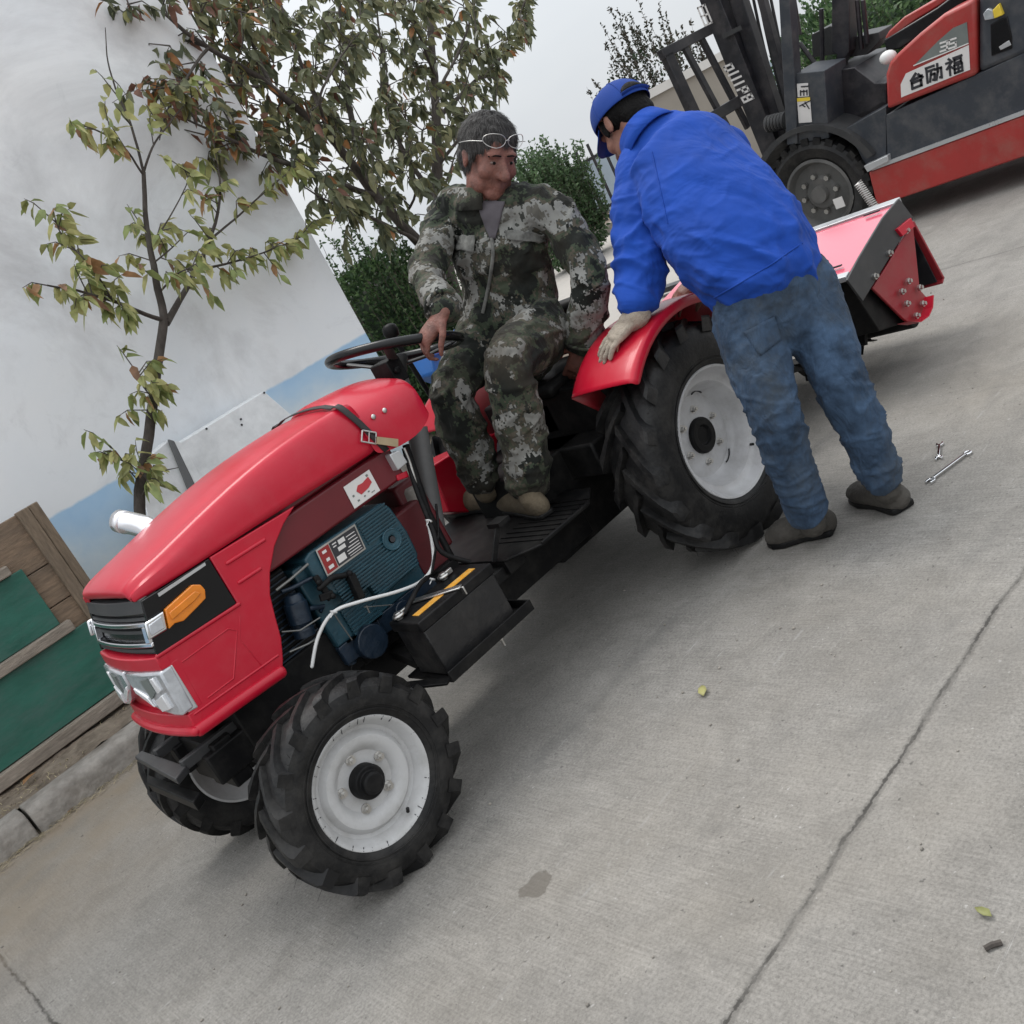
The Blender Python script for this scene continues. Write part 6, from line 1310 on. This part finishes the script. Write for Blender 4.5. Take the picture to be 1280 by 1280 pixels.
def seam(pts, r_=.0022, lift=.0008):
    q_ = MB(); hp = []
    for (x0, y0), (x1, y1) in zip(pts[:-1], pts[1:]):
        for i in range(8): hp.append(onto(jb, x0+(x1-x0)*i/8, y0+(y1-y0)*i/8, lift))
    hp = [h for h in hp if h]
    if len(hp) > 3: q_.tube(hp, r_, 6); obj('seam', q_, M['blue'], jk, smooth=80)
seam([(815, 190), (825, 235), (836, 285)]); seam([(893, 372), (928, 352), (965, 330), (1008, 300)], .0028)
# jeans
def nfold(p, n):
    p = p+V((noise.noise(p*5), noise.noise(p*5+V((3, 0, 0))), noise.noise(p*5+V((0, 7, 0)))*1.6))*.045; k1 = max(0, 1-abs(p.z-.40)/.16); k2 = max(0, 1-abs(p.z-.16)/.12); return noise.noise(p*7)*.003+ridged(V((p.x*.5, p.y*.5, p.z*1.7)), 13, 4)*(.001+.003*k1+.003*k2)+crease(V((p.x, p.y, p.z*1.9)), 9, 3)*(.003+.006*k1+.006*k2)+crease(V((p.x, p.y, p.z*1.6)), 16, 8)*(.002+.004*k1+.003*k2)+noise.noise(p*30)*.0015
t_ = MB(); limb(t_, [d1(950, 340, 3.04), d1(962, 368, 3.03), d1(975, 398, 3.04)], [(.165, .125), (.172, .13), (.14, .12)], SV, 22)
limb(t_, [d1(945, 370, 3.03), hipL, hipL.lerp(knL, .5)-_r*.004, knL, knL.lerp(anL, .45), knL.lerp(anL, .8), anL+V((0, 0, .035))], [.095, .108, .094, .074, .068, .060, .060])
limb(t_, [d1(985, 350, 3.04), hipR, hipR.lerp(knR, .5), knR, knR.lerp(anR, .4)+_r*.004, knR.lerp(anR, .75), anR+V((0, 0, .035))], [.095, .108, .094, .075, .069, .062, .060])
jn = remesh('jeans', t_, M['denim'], pb, .0058, 3, nfold)
nb = bvh_of(jn)
patch('back_pocket', nb, ((930, 415), (968, 395), (976, 425), (950, 445)), M['denim'], jn, .003, th=.003)
for an, (hl, to) in ((anL, ftL), (anR, ftR)):
    q = MB(); shoe(q, an+V((0, 0, -.02)), hl+V((0, 0, .004)), to+V((0, 0, .004)), .055, .10); s_ = remesh('shoe', q, M['shoe'], pb, .005, 3, lambda p, n: .0015*noise.noise(p*60)); q = MB(); sole(q, hl+V((0, 0, .002)), to+V((0, 0, .002)), .053, .020); obj('sole', q, M['black'], s_, bevel=.004)
# gloves
q = MB(); hand(q, gw, gt-gw, gn, .195, .24, 1, .11, .12); limb(q, [gw.lerp(elL, .22), gw, gw.lerp(gt, .3)], [.048, .044, .034]); remesh('glove', q, M['glove'], pb, .004, 1, lambda p, n: .002*noise.noise(p*55)+.0015*ridged(p, 40))
